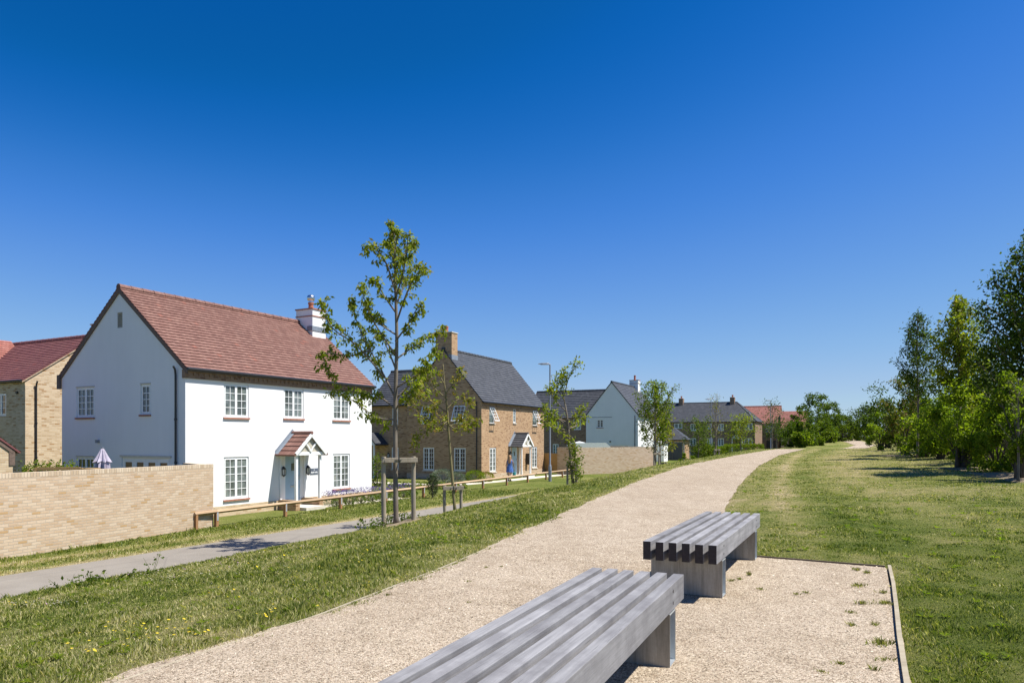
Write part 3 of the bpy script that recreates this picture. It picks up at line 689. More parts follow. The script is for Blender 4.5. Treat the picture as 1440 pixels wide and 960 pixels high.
def porch(root, uc, half, proj, ze, zr, roofmat, door_u, door_mat=M_DOOR, dz=(-.2, 1.78), gauge=.26, braces=True, base=True, P=front):
    # timber frame with posts, beam, curved braces and barge boards
    mb = MB(UP); B = lambda a, b, c, d, e, f: mb.box(a, b, c, d, e, f, P=P)
    pu = half-.18; zp = .02 if base else -.36
    for s in (-1, 1):
        B(uc+s*pu-.05, uc+s*pu+.05, proj-.12, proj-.02, zp, ze-.1)
        B(uc+s*pu-.05, uc+s*pu+.05, 0.003, .06, zp, ze-.1)
        B(uc+s*pu-.05, uc+s*pu+.05, 0.003, proj+.0, ze-.1, ze+.02)
    B(uc-half+.05, uc+half-.05, proj+.002, proj+.06, ze-.1, ze+.03)
    k = (zr-ze)/half
    def board(ua, za, ub, zb, w, d0=proj+.04, d1=proj+.09):
        L = math.hypot(ub-ua, zb-za); nu, nz = -(zb-za)/L*w/2, (ub-ua)/L*w/2
        i = [mb.vert(P(*q)) for d in (d0, d1) for q in ((ua-nu, d, za-nz), (ub-nu, d, zb-nz), (ub+nu, d, zb+nz), (ua+nu, d, za+nz))]
        for qd in ((0, 1, 2, 3), (4, 7, 6, 5), (0, 4, 5, 1), (1, 5, 6, 2), (2, 6, 7, 3), (3, 7, 4, 0)): mb.faceidx([i[t] for t in qd])
    for s in (-1, 1):
        board(uc+s*(half+.02), ze-.06, uc, zr-.06, .13, proj+.10, proj+.14)
        # curved brace in three short straight pieces
        pts = [(uc, ze+.03), (uc+s*half*.12, ze+(zr-ze)*.25), (uc+s*half*.30, ze+(zr-ze)*.45), (uc+s*half*.42, ze+(zr-ze)*.52)]
        for a, b in zip(pts, pts[1:]): board(a[0], a[1], b[0], b[1], .06, proj+.065, proj+.095)
    f = mb.build('porch', M_WHITE, root)
    ib = MB(UP); ib.face([P(uc-half+.12, proj+.03, ze+.03), P(uc+half-.12, proj+.03, ze+.03), P(uc, proj+.03, zr-.12)]); ib.face([P(uc-half+.12, proj+.02, ze+.03), P(uc+half-.12, proj+.02, ze+.03), P(uc, proj+.02, zr-.12)]); ib.build('gable_infill', simple('cream_render', (.42, .39, .31), .9), f)
    # roof: ridge runs out from the wall
    rb = MB()
    Tp = lambda p: UP(P(uc+p[1], p[0], p[2]))
    Tn = lambda p: UP(P(uc-p[1], p[0], p[2]))
    for TT in (Tp, Tn): slope(rb, half+.1, ze-.06*k*0-.1*k, 0, zr, lambda f: .005, lambda f: proj+.12, gauge, T=TT)
    rf = rb.build('porch_roof', roofmat, f)
    cb = MB(UP); a = P(uc, .02, zr+.01); b = P(uc, proj+.14, zr+.01); cb.tube([a, b], .075, 10); cb.build('porch_ridge', roofmat, f, smooth=True, angle=.6)
    fl = MB(UP)
    for s in (-1, 1):
        dn = (half+.1)
        i = [fl.vert(P(*q)) for h in (.035, .05) for q in ((uc+s*dn, .002, ze-.1*k+h), (uc+s*dn, .16, ze-.1*k+h), (uc, .16, zr+h), (uc, .002, zr+h))]
        for qd in ((0, 1, 2, 3), (4, 7, 6, 5), (0, 4, 5, 1), (1, 5, 6, 2), (2, 6, 7, 3), (3, 7, 4, 0)): fl.faceidx([i[t] for t in qd])
        j = [fl.vert(P(*q)) for d in (.002, .012) for q in ((uc+s*dn, d, ze-.1*k+.03), (uc, d, zr+.03), (uc, d, zr+.17), (uc+s*dn, d, ze-.1*k+.17))]
        for qd in ((0, 1, 2, 3), (4, 7, 6, 5), (0, 4, 5, 1), (1, 5, 6, 2), (2, 6, 7, 3), (3, 7, 4, 0)): fl.faceidx([j[t] for t in qd])
    fl.build('flashing', M_LEAD, f)
    if base:
        for s in (-1, 1):
            bb = MB(UP); bb.box(uc+s*pu-.11, uc+s*pu+.11, .022, proj+.02, -.45, .015, P=P); bb.build('dwarf_wall', M_TAN, f)
    st = MB(UP); st.box(uc-pu+.12, uc+pu-.12, .003, proj+.35, -.42, dz[0]-.06, P=P); st.build('doorstep', M_STONE, f)
    # door
    a, b = door_u
    db = MB(UP); db.box(a, b, -.055, -.02, dz[0], dz[1], P=P)
    for q in range(1, 5):
        x = a+(b-a)*q/5; db.box(x-.006, x+.006, -.02, -.014, dz[0]+.08, dz[1]-.08, P=P)
    dr = db.build('door', door_mat, root)
    fb = MB(UP); fb.box(a-.06, a-.003, -.075, .0, dz[0], dz[1]+.06, P=P); fb.box(b+.003, b+.06, -.075, .0, dz[0], dz[1]+.06, P=P); fb.box(a-.003, b+.003, -.075, .0, dz[1]+.003, dz[1]+.06, P=P)
    fb.build('door_frame', M_WHITE, dr)
    hb = MB(UP); m_ = (a+b)/2; hb.box(m_-.08, m_+.08, -.019, .004, dz[0]+1.35, dz[0]+1.65, P=P); hb.build('door_light', M_GLASS, dr)
    kb = MB(UP); kb.box(b-.10, b-.07, -.012, .03, dz[0]+.98, dz[0]+1.12, P=P); kb.tube([P(b-.085, .03, dz[0]+1.05), P(b-.20, .03, dz[0]+1.05)], .012, 6); kb.build('door_handle', M_STEEL, dr)
    lb = MB(UP); lb.box(m_-.13, m_+.13, -.012, .0, dz[0]+.68, dz[0]+.74, P=P); lb.build('letter_plate', M_STEEL, dr)
    return f

def house_root(name, label, x, y, th):
    return thing(name, label, 'house', (x, y, GZ), R(90-th))

# ================================================================== WHITE HOUSE
def white_house():
    L, W, E, Rz = 10.1, 7.2, 5.0, 8.05
    h = house_root('rendered_house', 'large white rendered house with red clay tiled roof behind the near brick garden wall', -11.3, 24.6, 27.6)
    fo = [(1.62, 2.77, 3.25, 4.5), (4.55, 5.66, 3.28, 4.5), (7.43, 8.55, 3.27, 4.5), (1.62, 2.77, .22, 1.78), (7.43, 8.55, .24, 1.78), (4.58, 5.52, -.2, 1.84)]
    so = [(5.12, 6.25, 3.27, 4.42), (1.85, 2.41, 3.33, 4.42), (3.44, 3.74, 6.55, 7.12), (5.12, 6.25, .65, 1.76), (.8, 3.49, -.25, 1.78)]
    mb = MB(UP)
    wallplane(mb, front, 0, L, -.001, E, [o if o[2] > 0 else (o[0], o[1], -.001+.001, o[3]) for o in fo], .09)
    wallplane(mb, side, 0, W, -.001, E, [o for o in so if o[3] < 5 and o[2] > 0]+[(.8, 3.49, 0, 1.78)], .09)
    # gable triangle with vent hole: split round the vent
    k = (Rz-.1-E)/(W/2); zr = lambda u: E+k*min(u, W-u)
    a, b, c, d = so[2]
    mb.face([side(0, 0, E), side(a, 0, E), side(a, 0, zr(a))]); mb.face([side(b, 0, E), side(W, 0, E), side(b, 0, zr(b))])
    mb.face([side(a, 0, E), side(b, 0, E), side(b, 0, c), side(a, 0, c)]); mb.face([side(a, 0, d), side(b, 0, d), side(b, 0, zr(b)), side(W/2, 0, zr(W/2)), side(a, 0, zr(a))])
    for q in (((a, c), (a, d)), ((b, c), (b, d)), ((a, c), (b, c)), ((a, d), (b, d))):
        mb.face([side(q[0][0], 0, q[0][1]), side(q[1][0], 0, q[1][1]), side(q[1][0], -.09, q[1][1]), side(q[0][0], -.09, q[0][1])])
    mb.face([(L, 0, 0), (L, W, 0), (L, W, E), (L, W/2, Rz-.1), (L, 0, E)]); mb.face([(0, W, 0), (L, W, 0), (L, W, E), (0, W, E)])
    mb.build('wall', M_RENDER, h)
    pb = MB(UP)
    pb.box(-.015, 4.5, -.018, .1, -.7, -.004); pb.box(5.6, L+.015, -.018, .1, -.7, -.004); pb.box(-.015, .1, .1, W, -.7, -.004); pb.box(4.5, 5.6, -.0, .1, -.7, -.22)
    pb.build('plinth', M_YEL, h)
    # dentilled brick eaves course
    eb = MB(UP); eb.box(.0, L, -.045, -.003, 4.56, 4.83); eb.box(0, L, -.095, -.003, 4.76, 4.86)
    x = .05
    while x < L-.1: eb.box(x, x+.105, -.085, -.045, 4.66, 4.758); x += .225
    eb.box(-.045, -.003, -.045, .12, 4.56, 4.86)
    eb.build('eaves_brickwork', M_BROWN, h)
    for o in fo[:5]: window(h, front, o[0], o[1], o[2], o[3], 2, 2, 4 if o[2] > 2 else 5, M_SILL)
    window(h, side, *so[0], 2, 2, 4, M_SILL, glass=M_GLASSD); window(h, side, *so[1], 1, 2, 4, M_SILL, glass=M_GLASSD); window(h, side, so[3][0], so[3][1], so[3][2], so[3][3], 2, 2, 3, M_SILL, glass=M_GLASSD)
    window(h, side, .8, 3.49, .0, 1.78, 4, 1, 1, None, glass=M_GLASS2, name='patio_door', cf=.13)
    for (a_, b_, d_, c_, e_) in ((.72, 3.57, .03, 1.785, 1.86), (5.1, 6.27, .02, 4.425, 4.47), (1.83, 2.43, .02, 4.425, 4.47), (5.1, 6.27, .02, 1.765, 1.81)):
        lt = MB(UP); lt.box(a_, b_, .002, d_, c_, e_, P=side); lt.build('window_head_trim', M_STONE, h)
    vb = MB(UP); vb.box(a, b, -.085, -.08, c, d, P=side)
    for q in range(7): z = c+.06+q*.075; vb.bar(side(a+.03, -.03, z), side(b-.03, -.03, z), .012, .05, (0, 0, 1))
    vb.box(a, a+.04, -.08, -.01, c, d, P=side); vb.box(b-.04, b, -.08, -.01, c, d, P=side); vb.box(a+.04, b-.04, -.08, -.01, c, c+.04, P=side); vb.box(a+.04, b-.04, -.08, -.01, d-.04, d, P=side)
    vb.build('gable_vent', simple('vent_stone', (.34, .32, .27), .9), h)
    gable_roof(h, L, W, E+.02, Rz, M_REDT, .19, verge=M_VERGE, vd=.2)
    vf = MB(UP)
    vf.box(-.11, -.003, W, W+.16, 4.4, 4.95)
    vf.build('verge_foot', M_VERGE, h)
    downpipe(h, side, .43, 4.98, off=.1)
    chimney(h, 9.05, 9.95, 2.7, 3.75, 6.9, 8.62, (M_RENDER, M_SILL, False), bands=(8.28,), potz=.36, cowl=True)
    fb = MB(UP); fb.box(9.0, 9.99, 2.67, 3.0, 7.6, 7.82); fb.build('chimney_flashing', M_LEAD, h)
    porch(h, 5.02, .84, .93, 1.90, 2.68, M_REDT, (4.64, 5.46))
    lantern(h, front, 4.44, 1.12); lantern(h, front, 5.80, 1.12)
    sb = MB(UP); sb.box(6.01, 6.50, .003, .022, .95, 1.20, P=front); sg = sb.build('house_plate', simple('slate_plate', (.10, .12, .16), .5), h)
    wb = MB(UP); w_ = lambda a1, b1, c1, d1: wb.box(a1, b1, .0225, .0255, c1, d1, P=front)
    w_(6.24, 6.265, 1.11, 1.155); w_(6.265, 6.285, 1.135, 1.155)
    for q, (a1, l1) in enumerate(((6.07, .03), (6.11, .02), (6.14, .035), (6.185, .03), (6.225, .025), (6.285, .04), (6.335, .03), (6.375, .03), (6.415, .04))): w_(a1, a1+l1, 1.0+.008*(q % 2), 1.045+.012*((q+1) % 3))
    wb.build('lettering', M_WHITE, sg)
    ab = MB(UP); p = side(4.85, .12, 2.35); ab.box(4.8, 4.9, .003, .12, 2.3, 2.42, P=side); ab.build('wall_vent', M_GREY, h)
    return h
white_house()

# ================================================================== SLATE ROOFED BRICK HOUSE
def brick_house():
    L, W, E, Rz = 10.75, 6.0, 5.08, 8.65
    h = house_root('brick_house', 'tan brick house with dark slate roof and brick chimney beyond the white house', -2.06, 48, 25.6)
    fo = [(1.15, 1.95, 3.5, 4.62), (4.95, 5.45, 3.58, 4.69), (8.5, 9.4, 3.46, 4.62), (1.2, 2.19, .12, 1.8), (8.4, 9.4, .12, 1.77), (4.75, 5.65, -.2, 1.80)]
    so = [(3.89, 4.75, 3.48, 4.69), (1.2, 2.17, 3.47, 4.7), (3.74, 4.66, .21, 1.81), (1.22, 2.17, .22, 1.80)]
    mb = MB(UP); wallplane(mb, front, 0, L, -.7, E, fo, .1); wallplane(mb, side, 0, W, -.7, E, so, .1)
    mb.face([side(0, 0, E), side(W, 0, E), side(W/2, 0, Rz-.1)])
    mb.face([(L, 0, -.7), (L, W, -.7), (L, W, E), (L, W/2, Rz-.1), (L, 0, E)]); mb.face([(0, W, -.7), (L, W, -.7), (L, W, E), (0, W, E)])
    mb.build('wall', M_TAN, h)
    pl = MB(UP); pl.box(-.03, 4.7, -.03, -.003, -.7, -.02); pl.box(5.7, L+.03, -.03, -.003, -.7, -.02); pl.box(-.03, -.003, -.003, W, -.7, -.02); pl.build('plinth', M_BUFF, h)
    window(h, front, *fo[0], 1, 2, 4, M_STONE, opened=(0,)); window(h, front, *fo[1], 1, 1, 4, M_STONE); window(h, front, *fo[2], 1, 2, 4, M_STONE, opened=(0,))
    window(h, front, *fo[3], 2, 1, 5, M_STONE); window(h, front, *fo[4], 2, 1, 5, M_STONE)
    window(h, side, *so[0], 1, 3, 4, M_STONE, opened=(0,)); window(h, side, *so[1], 1, 3, 4, M_STONE, opened=(0,))
    window(h, side, *so[2], 2, 2, 5, M_STONE, rev=.1, glass=M_GLASSD); window(h, side, *so[3], 2, 2, 5, M_STONE, rev=.1, glass=M_GLASSD)
    gable_roof(h, L, W, E+.02, Rz, M_SLATE, .22, verge=M_BLACK, vd=.07)
    downpipe(h, side, .35, 4.95, off=.08)
    chimney(h, .05, .85, 2.35, 3.65, 7.6, 9.75, (M_TAN, M_STONE, False), potz=.45)
    lf = MB(UP); lf.box(.02, .87, 2.33, 3.67, 7.9, 8.22); lf.build('chimney_flashing', M_LEAD, h)
    # wing running back to the left, its face set slightly behind the gable
    xb = .3; W2, Ly = 5.4, 9.4
    wp = lambda u, d, z: (xb-d, u, z)
    wo = [(6.97, 7.5, 3.47, 4.7), (6.93, 7.55, .22, 1.8)]
    wb = MB(UP); wallplane(wb, wp, W, Ly, -.7, E, wo, .1)
    wb.face([(xb, Ly, -.7), (xb+W2, Ly, -.7), (xb+W2, Ly, E), (xb+W2/2, Ly, 7.5), (xb, Ly, E)]); wb.face([(xb+W2, W, -.7), (xb+W2, Ly, -.7), (xb+W2, Ly, E), (xb+W2, W, E)])
    wb.build('wing_wall', M_TAN, h)
    window(h, wp, *wo[0], 1, 2, 5, M_STONE, rev=.1); window(h, wp, *wo[1], 1, 2, 5, M_STONE, rev=.1)
    # wing roof ridge along y
    Tw = lambda p: UP((xb+p[1], p[0], p[2]))
    rb = MB(); k = (7.55-E)/(W2/2)
    slope(rb, -.25, E-.25*k, W2/2, 7.55, lambda f: 3.2, lambda f: Ly+.06, .22, T=Tw); slope(rb, W2+.25, E-.25*k, W2/2, 7.55, lambda f: 3.2, lambda f: Ly+.06, .22, T=Tw)
    r2 = rb.build('wing_roof', M_SLATE, h); ridge_caps('ridge_tiles', (xb+W2/2, 3.2, 7.55), (xb+W2/2, Ly+.06, 7.55), M_SLATE, r2, UP)
    gb = MB(UP); gb.tube([(xb-.3, W+.03, E-.27), (xb-.3, Ly, E-.27)], .06, 8); gb.build('gutter', M_BLACK, h)
    # wing entrance porch, seen beside the white house
    c = MB(UP); c.box(-1.15, .28, 7.95, 9.35, 1.95, 2.05); c.box(-1.15, -1.05, 8.0, 8.1, -.5, 1.95); c.box(-1.15, -1.05, 9.2, 9.3, -.5, 1.95)
    c.face([(-1.12, 7.98, 2.05), (-1.12, 9.32, 2.05), (-1.12, 8.65, 2.75)]); pc = c.build('side_porch', M_WHITE, h)
    rb = MB(); Tq = lambda s: (lambda p: UP((p[0], 8.65+s*p[1], p[2])))
    for s in (-1, 1): slope(rb, .85, 1.98, 0, 2.85, lambda f: -1.2, lambda f: .29, .22, T=Tq(s))
    rb.build('porch_roof', M_SLATE, pc)
    lantern(h, wp, 7.75, 1.2)
    eb = MB(UP); eb.box(.0, L, -.04, -.003, 4.62, 4.72); eb.build('eaves_brickwork', M_BROWN, h)
    porch(h, 5.2, .95, 1.0, 1.92, 2.80, M_SLATE, (4.80, 5.60), base=False, dz=(-.2, 1.76))
    lantern(h, front, 4.35, 1.25)
    bb = MB(UP); bb.box(7.2, 7.5, .02, .3, .45, 1.25, P=front); bb.box(7.17, 7.53, .02, .33, 1.253, 1.29, P=front); bb.build('meter_box', M_BLACK, h)
brick_house()

# ================================================================== FAR WHITE GABLE HOUSE
def far_white():
    L, W, E, Rz = 10.7, 6.1, 5.06, 8.8
    h = house_root('rendered_house', 'distant white gabled house with slate roof and brown brick wing behind the far garden wall', 14.0, 79, 25.6)
    so = [(4.02, 4.8, 3.62, 4.55), (4.02, 4.8, .45, 1.68), (1.0, 2.9, -.2, 1.7)]; fo = [(1.3, 2.3, 3.47, 4.5), (1.3, 2.3, .3, 1.7), (6.6, 7.7, 3.47, 4.5), (6.6, 7.7, .3, 1.7)]
    mb = MB(UP); wallplane(mb, front, 0, L, -.7, E, fo, .1); wallplane(mb, side, 0, W, -.7, E, so, .1)
    mb.face([side(0, 0, E), side(W, 0, E), side(W/2, 0, Rz-.1)]); mb.face([(L, 0, -.7), (L, W, -.7), (L, W, E), (L, W/2, Rz-.1), (L, 0, E)])
    mb.face([(0, W, -.7), (L, W, -.7), (L, W, E), (0, W, E)])
    mb.build('wall', M_RENDER, h)
    for o in fo: window(h, front, *o, 2, 2, 4, M_SILL, rev=.1)
    window(h, side, *so[0], 2, 1, 4, M_SILL, rev=.1); window(h, side, *so[1], 2, 1, 4, M_SILL, rev=.1); window(h, side, *so[2], 3, 1, 1, None, rev=.1, name='patio_door', cf=.1)
    gable_roof(h, L, W, E+.02, Rz, M_SLATE, .28, verge=M_BLACK, vd=.09)
    downpipe(h, side, .35, 4.95, off=.08)
    chimney(h, 9.0, 10.0, 2.5, 3.6, 7.9, 9.6, (M_RENDER, M_SILL, False), bands=(9.2,), potz=.6)
    vb = MB(UP); vb.tube([side(3.2, .003, 2.05), side(3.2, .1, 2.05)], .09, 10); vb.build('flue', M_BLACK, h)
    xb = .25; wp = lambda u, d, z: (xb-d, u, z); Ly = 13.5
    wo = [(9.6, 10.35, 3.55, 4.35), (6.8, 7.8, 3.4, 4.7), (9.6, 10.35, .42, 1.75), (6.9, 7.8, .42, 1.75)]
    wb = MB(UP); wallplane(wb, wp, W, Ly, -.7, E, wo, .1); wb.face([(xb, Ly, -.7), (xb+5, Ly, -.7), (xb+5, Ly, E), (xb+2.5, Ly, 8), (xb, Ly, E)])
    wb.build('wing_wall', M_BROWN, h)
    for o in wo: window(h, wp, *o, 2, 1, 3, None, rev=.1)
    W2 = 5.4; k = (8.1-E)/(W2/2); Tw = lambda p: UP((xb+p[1], p[0], p[2])); rb = MB()
    slope(rb, -.25, E-.25*k, W2/2, 8.1, lambda f: 3.0, lambda f: Ly+.06, .28, T=Tw); slope(rb, W2+.25, E-.25*k, W2/2, 8.1, lambda f: 3.0, lambda f: Ly+.06, .28, T=Tw)
    r2 = rb.build('wing_roof', M_SLATE, h); ridge_caps('ridge_tiles', (xb+W2/2, 3.0, 8.1), (xb+W2/2, Ly, 8.1), M_SLATE, r2, UP)
    vb = MB(UP); vb.tube([wp(8.7, .003, 2.0), wp(8.7, .1, 2.0)], .1, 10); vb.build('flue', M_BLACK, h)
    lb = MB(UP); lb.box(7.0, 9.0, .003, 1.2, -.5, 1.95, P=front); lo_ = lb.build('lean_to', M_RENDER, h)
    rb = MB(); slope(rb, -1.4, 1.9, -.01, 3.0, lambda f: 6.9, lambda f: 9.1, .28, T=UP); rb.build('lean_to_roof', M_SLATE, lo_)
far_white()

# ================================================================== LONG TERRACE
def terrace():
    h = house_root('terraced_house', 'long low brown brick terrace with hipped grey roof and two brick chimneys', 37.6, 110, 25.6)
    Ly, D, E, Rz = 17.5, 9.5, 5.1, 8.25
    wp = side
    ops = [(6.6, 7.35, 3.9, 4.65), (4.7, 5.6, 3.6, 4.7), (.35, 1.5, 3.7, 4.75), (.35, 1.6, 1.2, 2.4), (11.2, 12.5, 4.0, 4.8), (4.7, 5.6, 1.2, 2.4), (2.15, 2.95, -.1, 2.25), (6.4, 7.3, 1.2, 2.4), (9.0, 9.9, 3.6, 4.7), (9.0, 10, 1.2, 2.4), (2.2, 3.1, 3.7, 4.7)]
    fo = [(3.9, 4.4, .9, 2.1)]
    mb = MB(UP); wallplane(mb, side, 0, Ly, -.7, E, ops, .1); wallplane(mb, front, 0, D, -.7, E, fo, .1); mb.face([(0, Ly, -.7), (D, Ly, -.7), (D, Ly, E), (0, Ly, E)]); mb.face([(D, 0, -.7), (D, Ly, -.7), (D, Ly, E), (D, 0, E)])
    mb.build('wall', M_BROWN, h)
    for i, o in enumerate(ops):
        if i == 6: continue
        window(h, side, *o, 1 if o[1]-o[0] < .8 else 2, 1, 3, M_STONE, rev=.1, cf=.07)
    window(h, front, *fo[0], 1, 1, 2, M_STONE)
    db = MB(UP); db.box(2.17, 2.93, -.09, -.05, -.1, 2.23, P=side); db.build('door', M_BLACK, h)
    pb = MB(UP); pb.face([side(1.7, .9, 2.4), side(3.4, .9, 2.4), side(2.55, .9, 3.2)]); pb.box(1.75, 1.85, .8, .9, -.5, 2.4, P=side); pb.box(3.25, 3.35, .8, .9, -.5, 2.4, P=side); pb.box(1.7, 3.4, .8, .9, 2.3, 2.45, P=side); pc = pb.build('porch', M_WHITE, h)
    rb = MB()
    for s in (-1, 1): slope(rb, 1.0, 2.3, 0, 3.3, lambda f: -1.0, lambda f: 0.0, .25, T=(lambda s: (lambda p: UP((p[0], 2.55+s*p[1], p[2]))))(s))
    rb.build('porch_roof', M_SLATE, pc)
    Tm = lambda p: UP((p[1], p[0], p[2]))      # roof long axis along local y
    gable_roof(h, Ly, D, E, Rz, M_SLATE, .3, x0=-.25, x1=Ly+.25, hip0=3.6, Tm=Tm, verge=M_BLACK, vd=.1)
    chimney(h, 4.2, 5.2, 3.7, 4.4, 7.2, 9.0, (M_BROWN, M_STONE, False), potz=.4)
    chimney(h, 4.2, 5.2, 12.0, 12.7, 7.2, 9.0, (M_BROWN, M_STONE, False), potz=.4)
    downpipe(h, side, .3, 4.9, off=.08)
terrace()

# ================================================================== RED ROOFED HOUSE at the far end
def red_far():
    h = house_root('red_roofed_house', 'farthest pale brick house with orange red clay roofs beyond the terrace', 45.5, 121, 25.6)
    # main block
    Ly, D, E, Rz = 9, 7, 5.0, 8.0
    mb = MB(UP); ops = [(1.2, 2.2, 3.5, 4.5), (.6, 2.1, -.2, 2.0)]
    wallplane(mb, side, 0, Ly, -.7, E, ops, .1); wallplane(mb, front, 0, D, -.7, E, [], .1); mb.face([(0, 0, E), (D, 0, E), (D/2, 0, Rz)]); mb.face([(0, Ly, -.7), (D, Ly, -.7), (D, Ly, E), (D/2, Ly, Rz), (0, Ly, E)]); mb.face([(D, 0, -.7), (D, Ly, -.7), (D, Ly, E), (D, 0, E)])
    mb.build('wall', M_BROWN, h)
    window(h, side, *ops[0], 2, 1, 3, M_STONE); gb = MB(UP); gb.box(.62, 2.08, -.09, -.05, -.2, 1.98, P=side); gb.build('door', M_BLACK, h)
    Tm = lambda p: UP((p[1], p[0], p[2]))
    gable_roof(h, Ly, D, E, Rz, M_REDT3, .3, Tm=Tm, verge=M_WHITE, vd=.1)
    # lower front block
    x0, x1, y0, y1 = -1.2, 3.8, -4.4, -.35
    mb = MB(UP); wallplane(mb, lambda u, d, z: (x0-d, u, z), y0, y1, -.7, 4.3, [(-3.5, -2.6, .6, 1.9)], .1); wallplane(mb, lambda u, d, z: (u, y0-d, z), x0, x1, -.7, 4.3, [], .1)
    mb.face([(x0, y0, 4.3), (x1, y0, 4.3), ((x0+x1)/2, y0, 6.9)]); mb.face([(x1, y0, -.7), (x1, y1, -.7), (x1, y1, 4.3), (x1, y0, 4.3)])
    mb.build('annexe_wall', M_BUFF, h)
    window(h, lambda u, d, z: (x0-d, u, z), -3.5, -2.6, .6, 1.9, 2, 1, 3, M_STONE)
    rb = MB(); Tw = lambda p: UP((x0+p[1], y0+p[0], p[2]))
    slope(rb, -.25, 4.05, 2.5, 7.0, lambda f: -.06, lambda f: 4.2, .3, T=Tw); slope(rb, 5.25, 4.05, 2.5, 7.0, lambda f: -.06, lambda f: 4.2, .3, T=Tw)
    rb.build('annexe_roof', M_REDT3, h)
red_far()

# ================================================================== TAN HOUSE behind, far left
def left_house():
    h = house_root('yellow_brick_house', 'yellow brick house with plum red tiled roof at the far left behind the white house', -20.96, 30.6, 27.6)
    W, E, Rz, Ly = 6.16, 5.07, 7.25, 12.0
    mb = MB(UP); so = [(1.45, 2.35, 3.45, 4.45), (1.45, 2.35, .3, 1.6)]
    wallplane(mb, side, 0, Ly, -.7, E, so, .09); wallplane(mb, front, 0, W, -.7, E, [], .09)
    mb.face([(0, 0, E), (W, 0, E), (W/2, 0, Rz-.08)]); mb.face([(W, 0, -.7), (W, Ly, -.7), (W, Ly, E), (W, 0, E)]); mb.face([(0, Ly, -.7), (W, Ly, -.7), (W, Ly, E), (W/2, Ly, Rz), (0, Ly, E)])
    mb.build('wall', M_YEL, h)
    window(h, side, *so[0], 2, 1, 3, None); window(h, side, *so[1], 2, 1, 3, None)
    Tm = lambda p: UP((p[1], p[0], p[2]))
    gable_roof(h, Ly, W, E, Rz, M_REDT2, .19, Tm=Tm, verge=M_YEL, vd=.1, caps=True, gut=True)
    # cross roof over the left part
    rb = MB(); Tw = lambda p: UP((p[0], 4.1+p[1], p[2]))
    slope(rb, -.1, 5.3-.2, 2.6, 7.4, lambda f: -1.6, lambda f: 2.9, .19, T=Tw); slope(rb, 5.3, 5.1, 2.6, 7.4, lambda f: -1.6, lambda f: 2.9, .19, T=Tw)
    rb.build('cross_roof', M_REDT3, h)
    cb = MB(UP); cb.box(-1.5, -.003, 4.2, 9.1, -.7, 5.15); cb.face([(-1.5, 4.2, 5.15), (-1.5, 9.1, 5.15), (-1.5, 6.7, 7.3)]); cb.build('cross_wing_wall', M_YEL, h)
    downpipe(h, front, .43, 4.95, off=.1)
    chimney(h, 3.35, 4.0, .1, .75, 6.3, 7.85, (M_BROWN, M_STONE, False), potz=.02)
    vb = MB(UP); vb.tube([side(.55, .003, 4.45), side(.55, .07, 4.45)], .06, 8); vb.build('wall_vent', M_BLACK, h)
    # pier strip by the corner
    pb = MB(UP); pb.box(-.02, .30, -.06, -.003, -.7, 4.75); pb.build('corner_pier', M_YEL, h)
left_house()
# small outbuilding in front of it, only its roof corner reaches the picture
def outbuilding():
    h = thing('outbuilding', 'small gabled brick outbuilding with red verge tiles at the left edge', 'shed', (-16.85, 24.0, GZ), R(62.4))
    mb = MB(UP); e = 2.12
    # wall facing the camera, eaves corner at x=0, running left
    mb.face([(-5, 0, -.6), (0, 0, -.6), (0, 0, e), (-2.5, 0, e+1.9), (-5, 0, e)]); mb.face([(0, 0, -.6), (0, 4, -.6), (0, 4, e), (0, 0, e)])
    mb.face([(-5, 4, -.6), (0, 4, -.6), (0, 4, e), (-2.5, 4, e+1.9), (-5, 4, e)]); mb.face([(-5, 0, -.6), (-5, 4, -.6), (-5, 4, e), (-5, 0, e)])
    mb.build('wall', M_YEL, h)
    rb = MB(); 
    for s in (-1, 1): slope(rb, 2.72, e-.12, 0, e+1.98, lambda f: -.06, lambda f: 4.06, .19, T=(lambda s: (lambda p: UP((-2.5+s*p[1], p[0], p[2]))))(s))
    rb.build('roof', M_REDT2, h)
    vb = MB(UP); vb.box(-.12, .06, -.03, -.003, e-.55, e-.02); vb.bar((.03, -.02, e-.13), (-2.5, -.02, e+1.80), .03, .10, (0, 0, 1)); vb.build('verge', M_VERGE, h)
outbuilding()

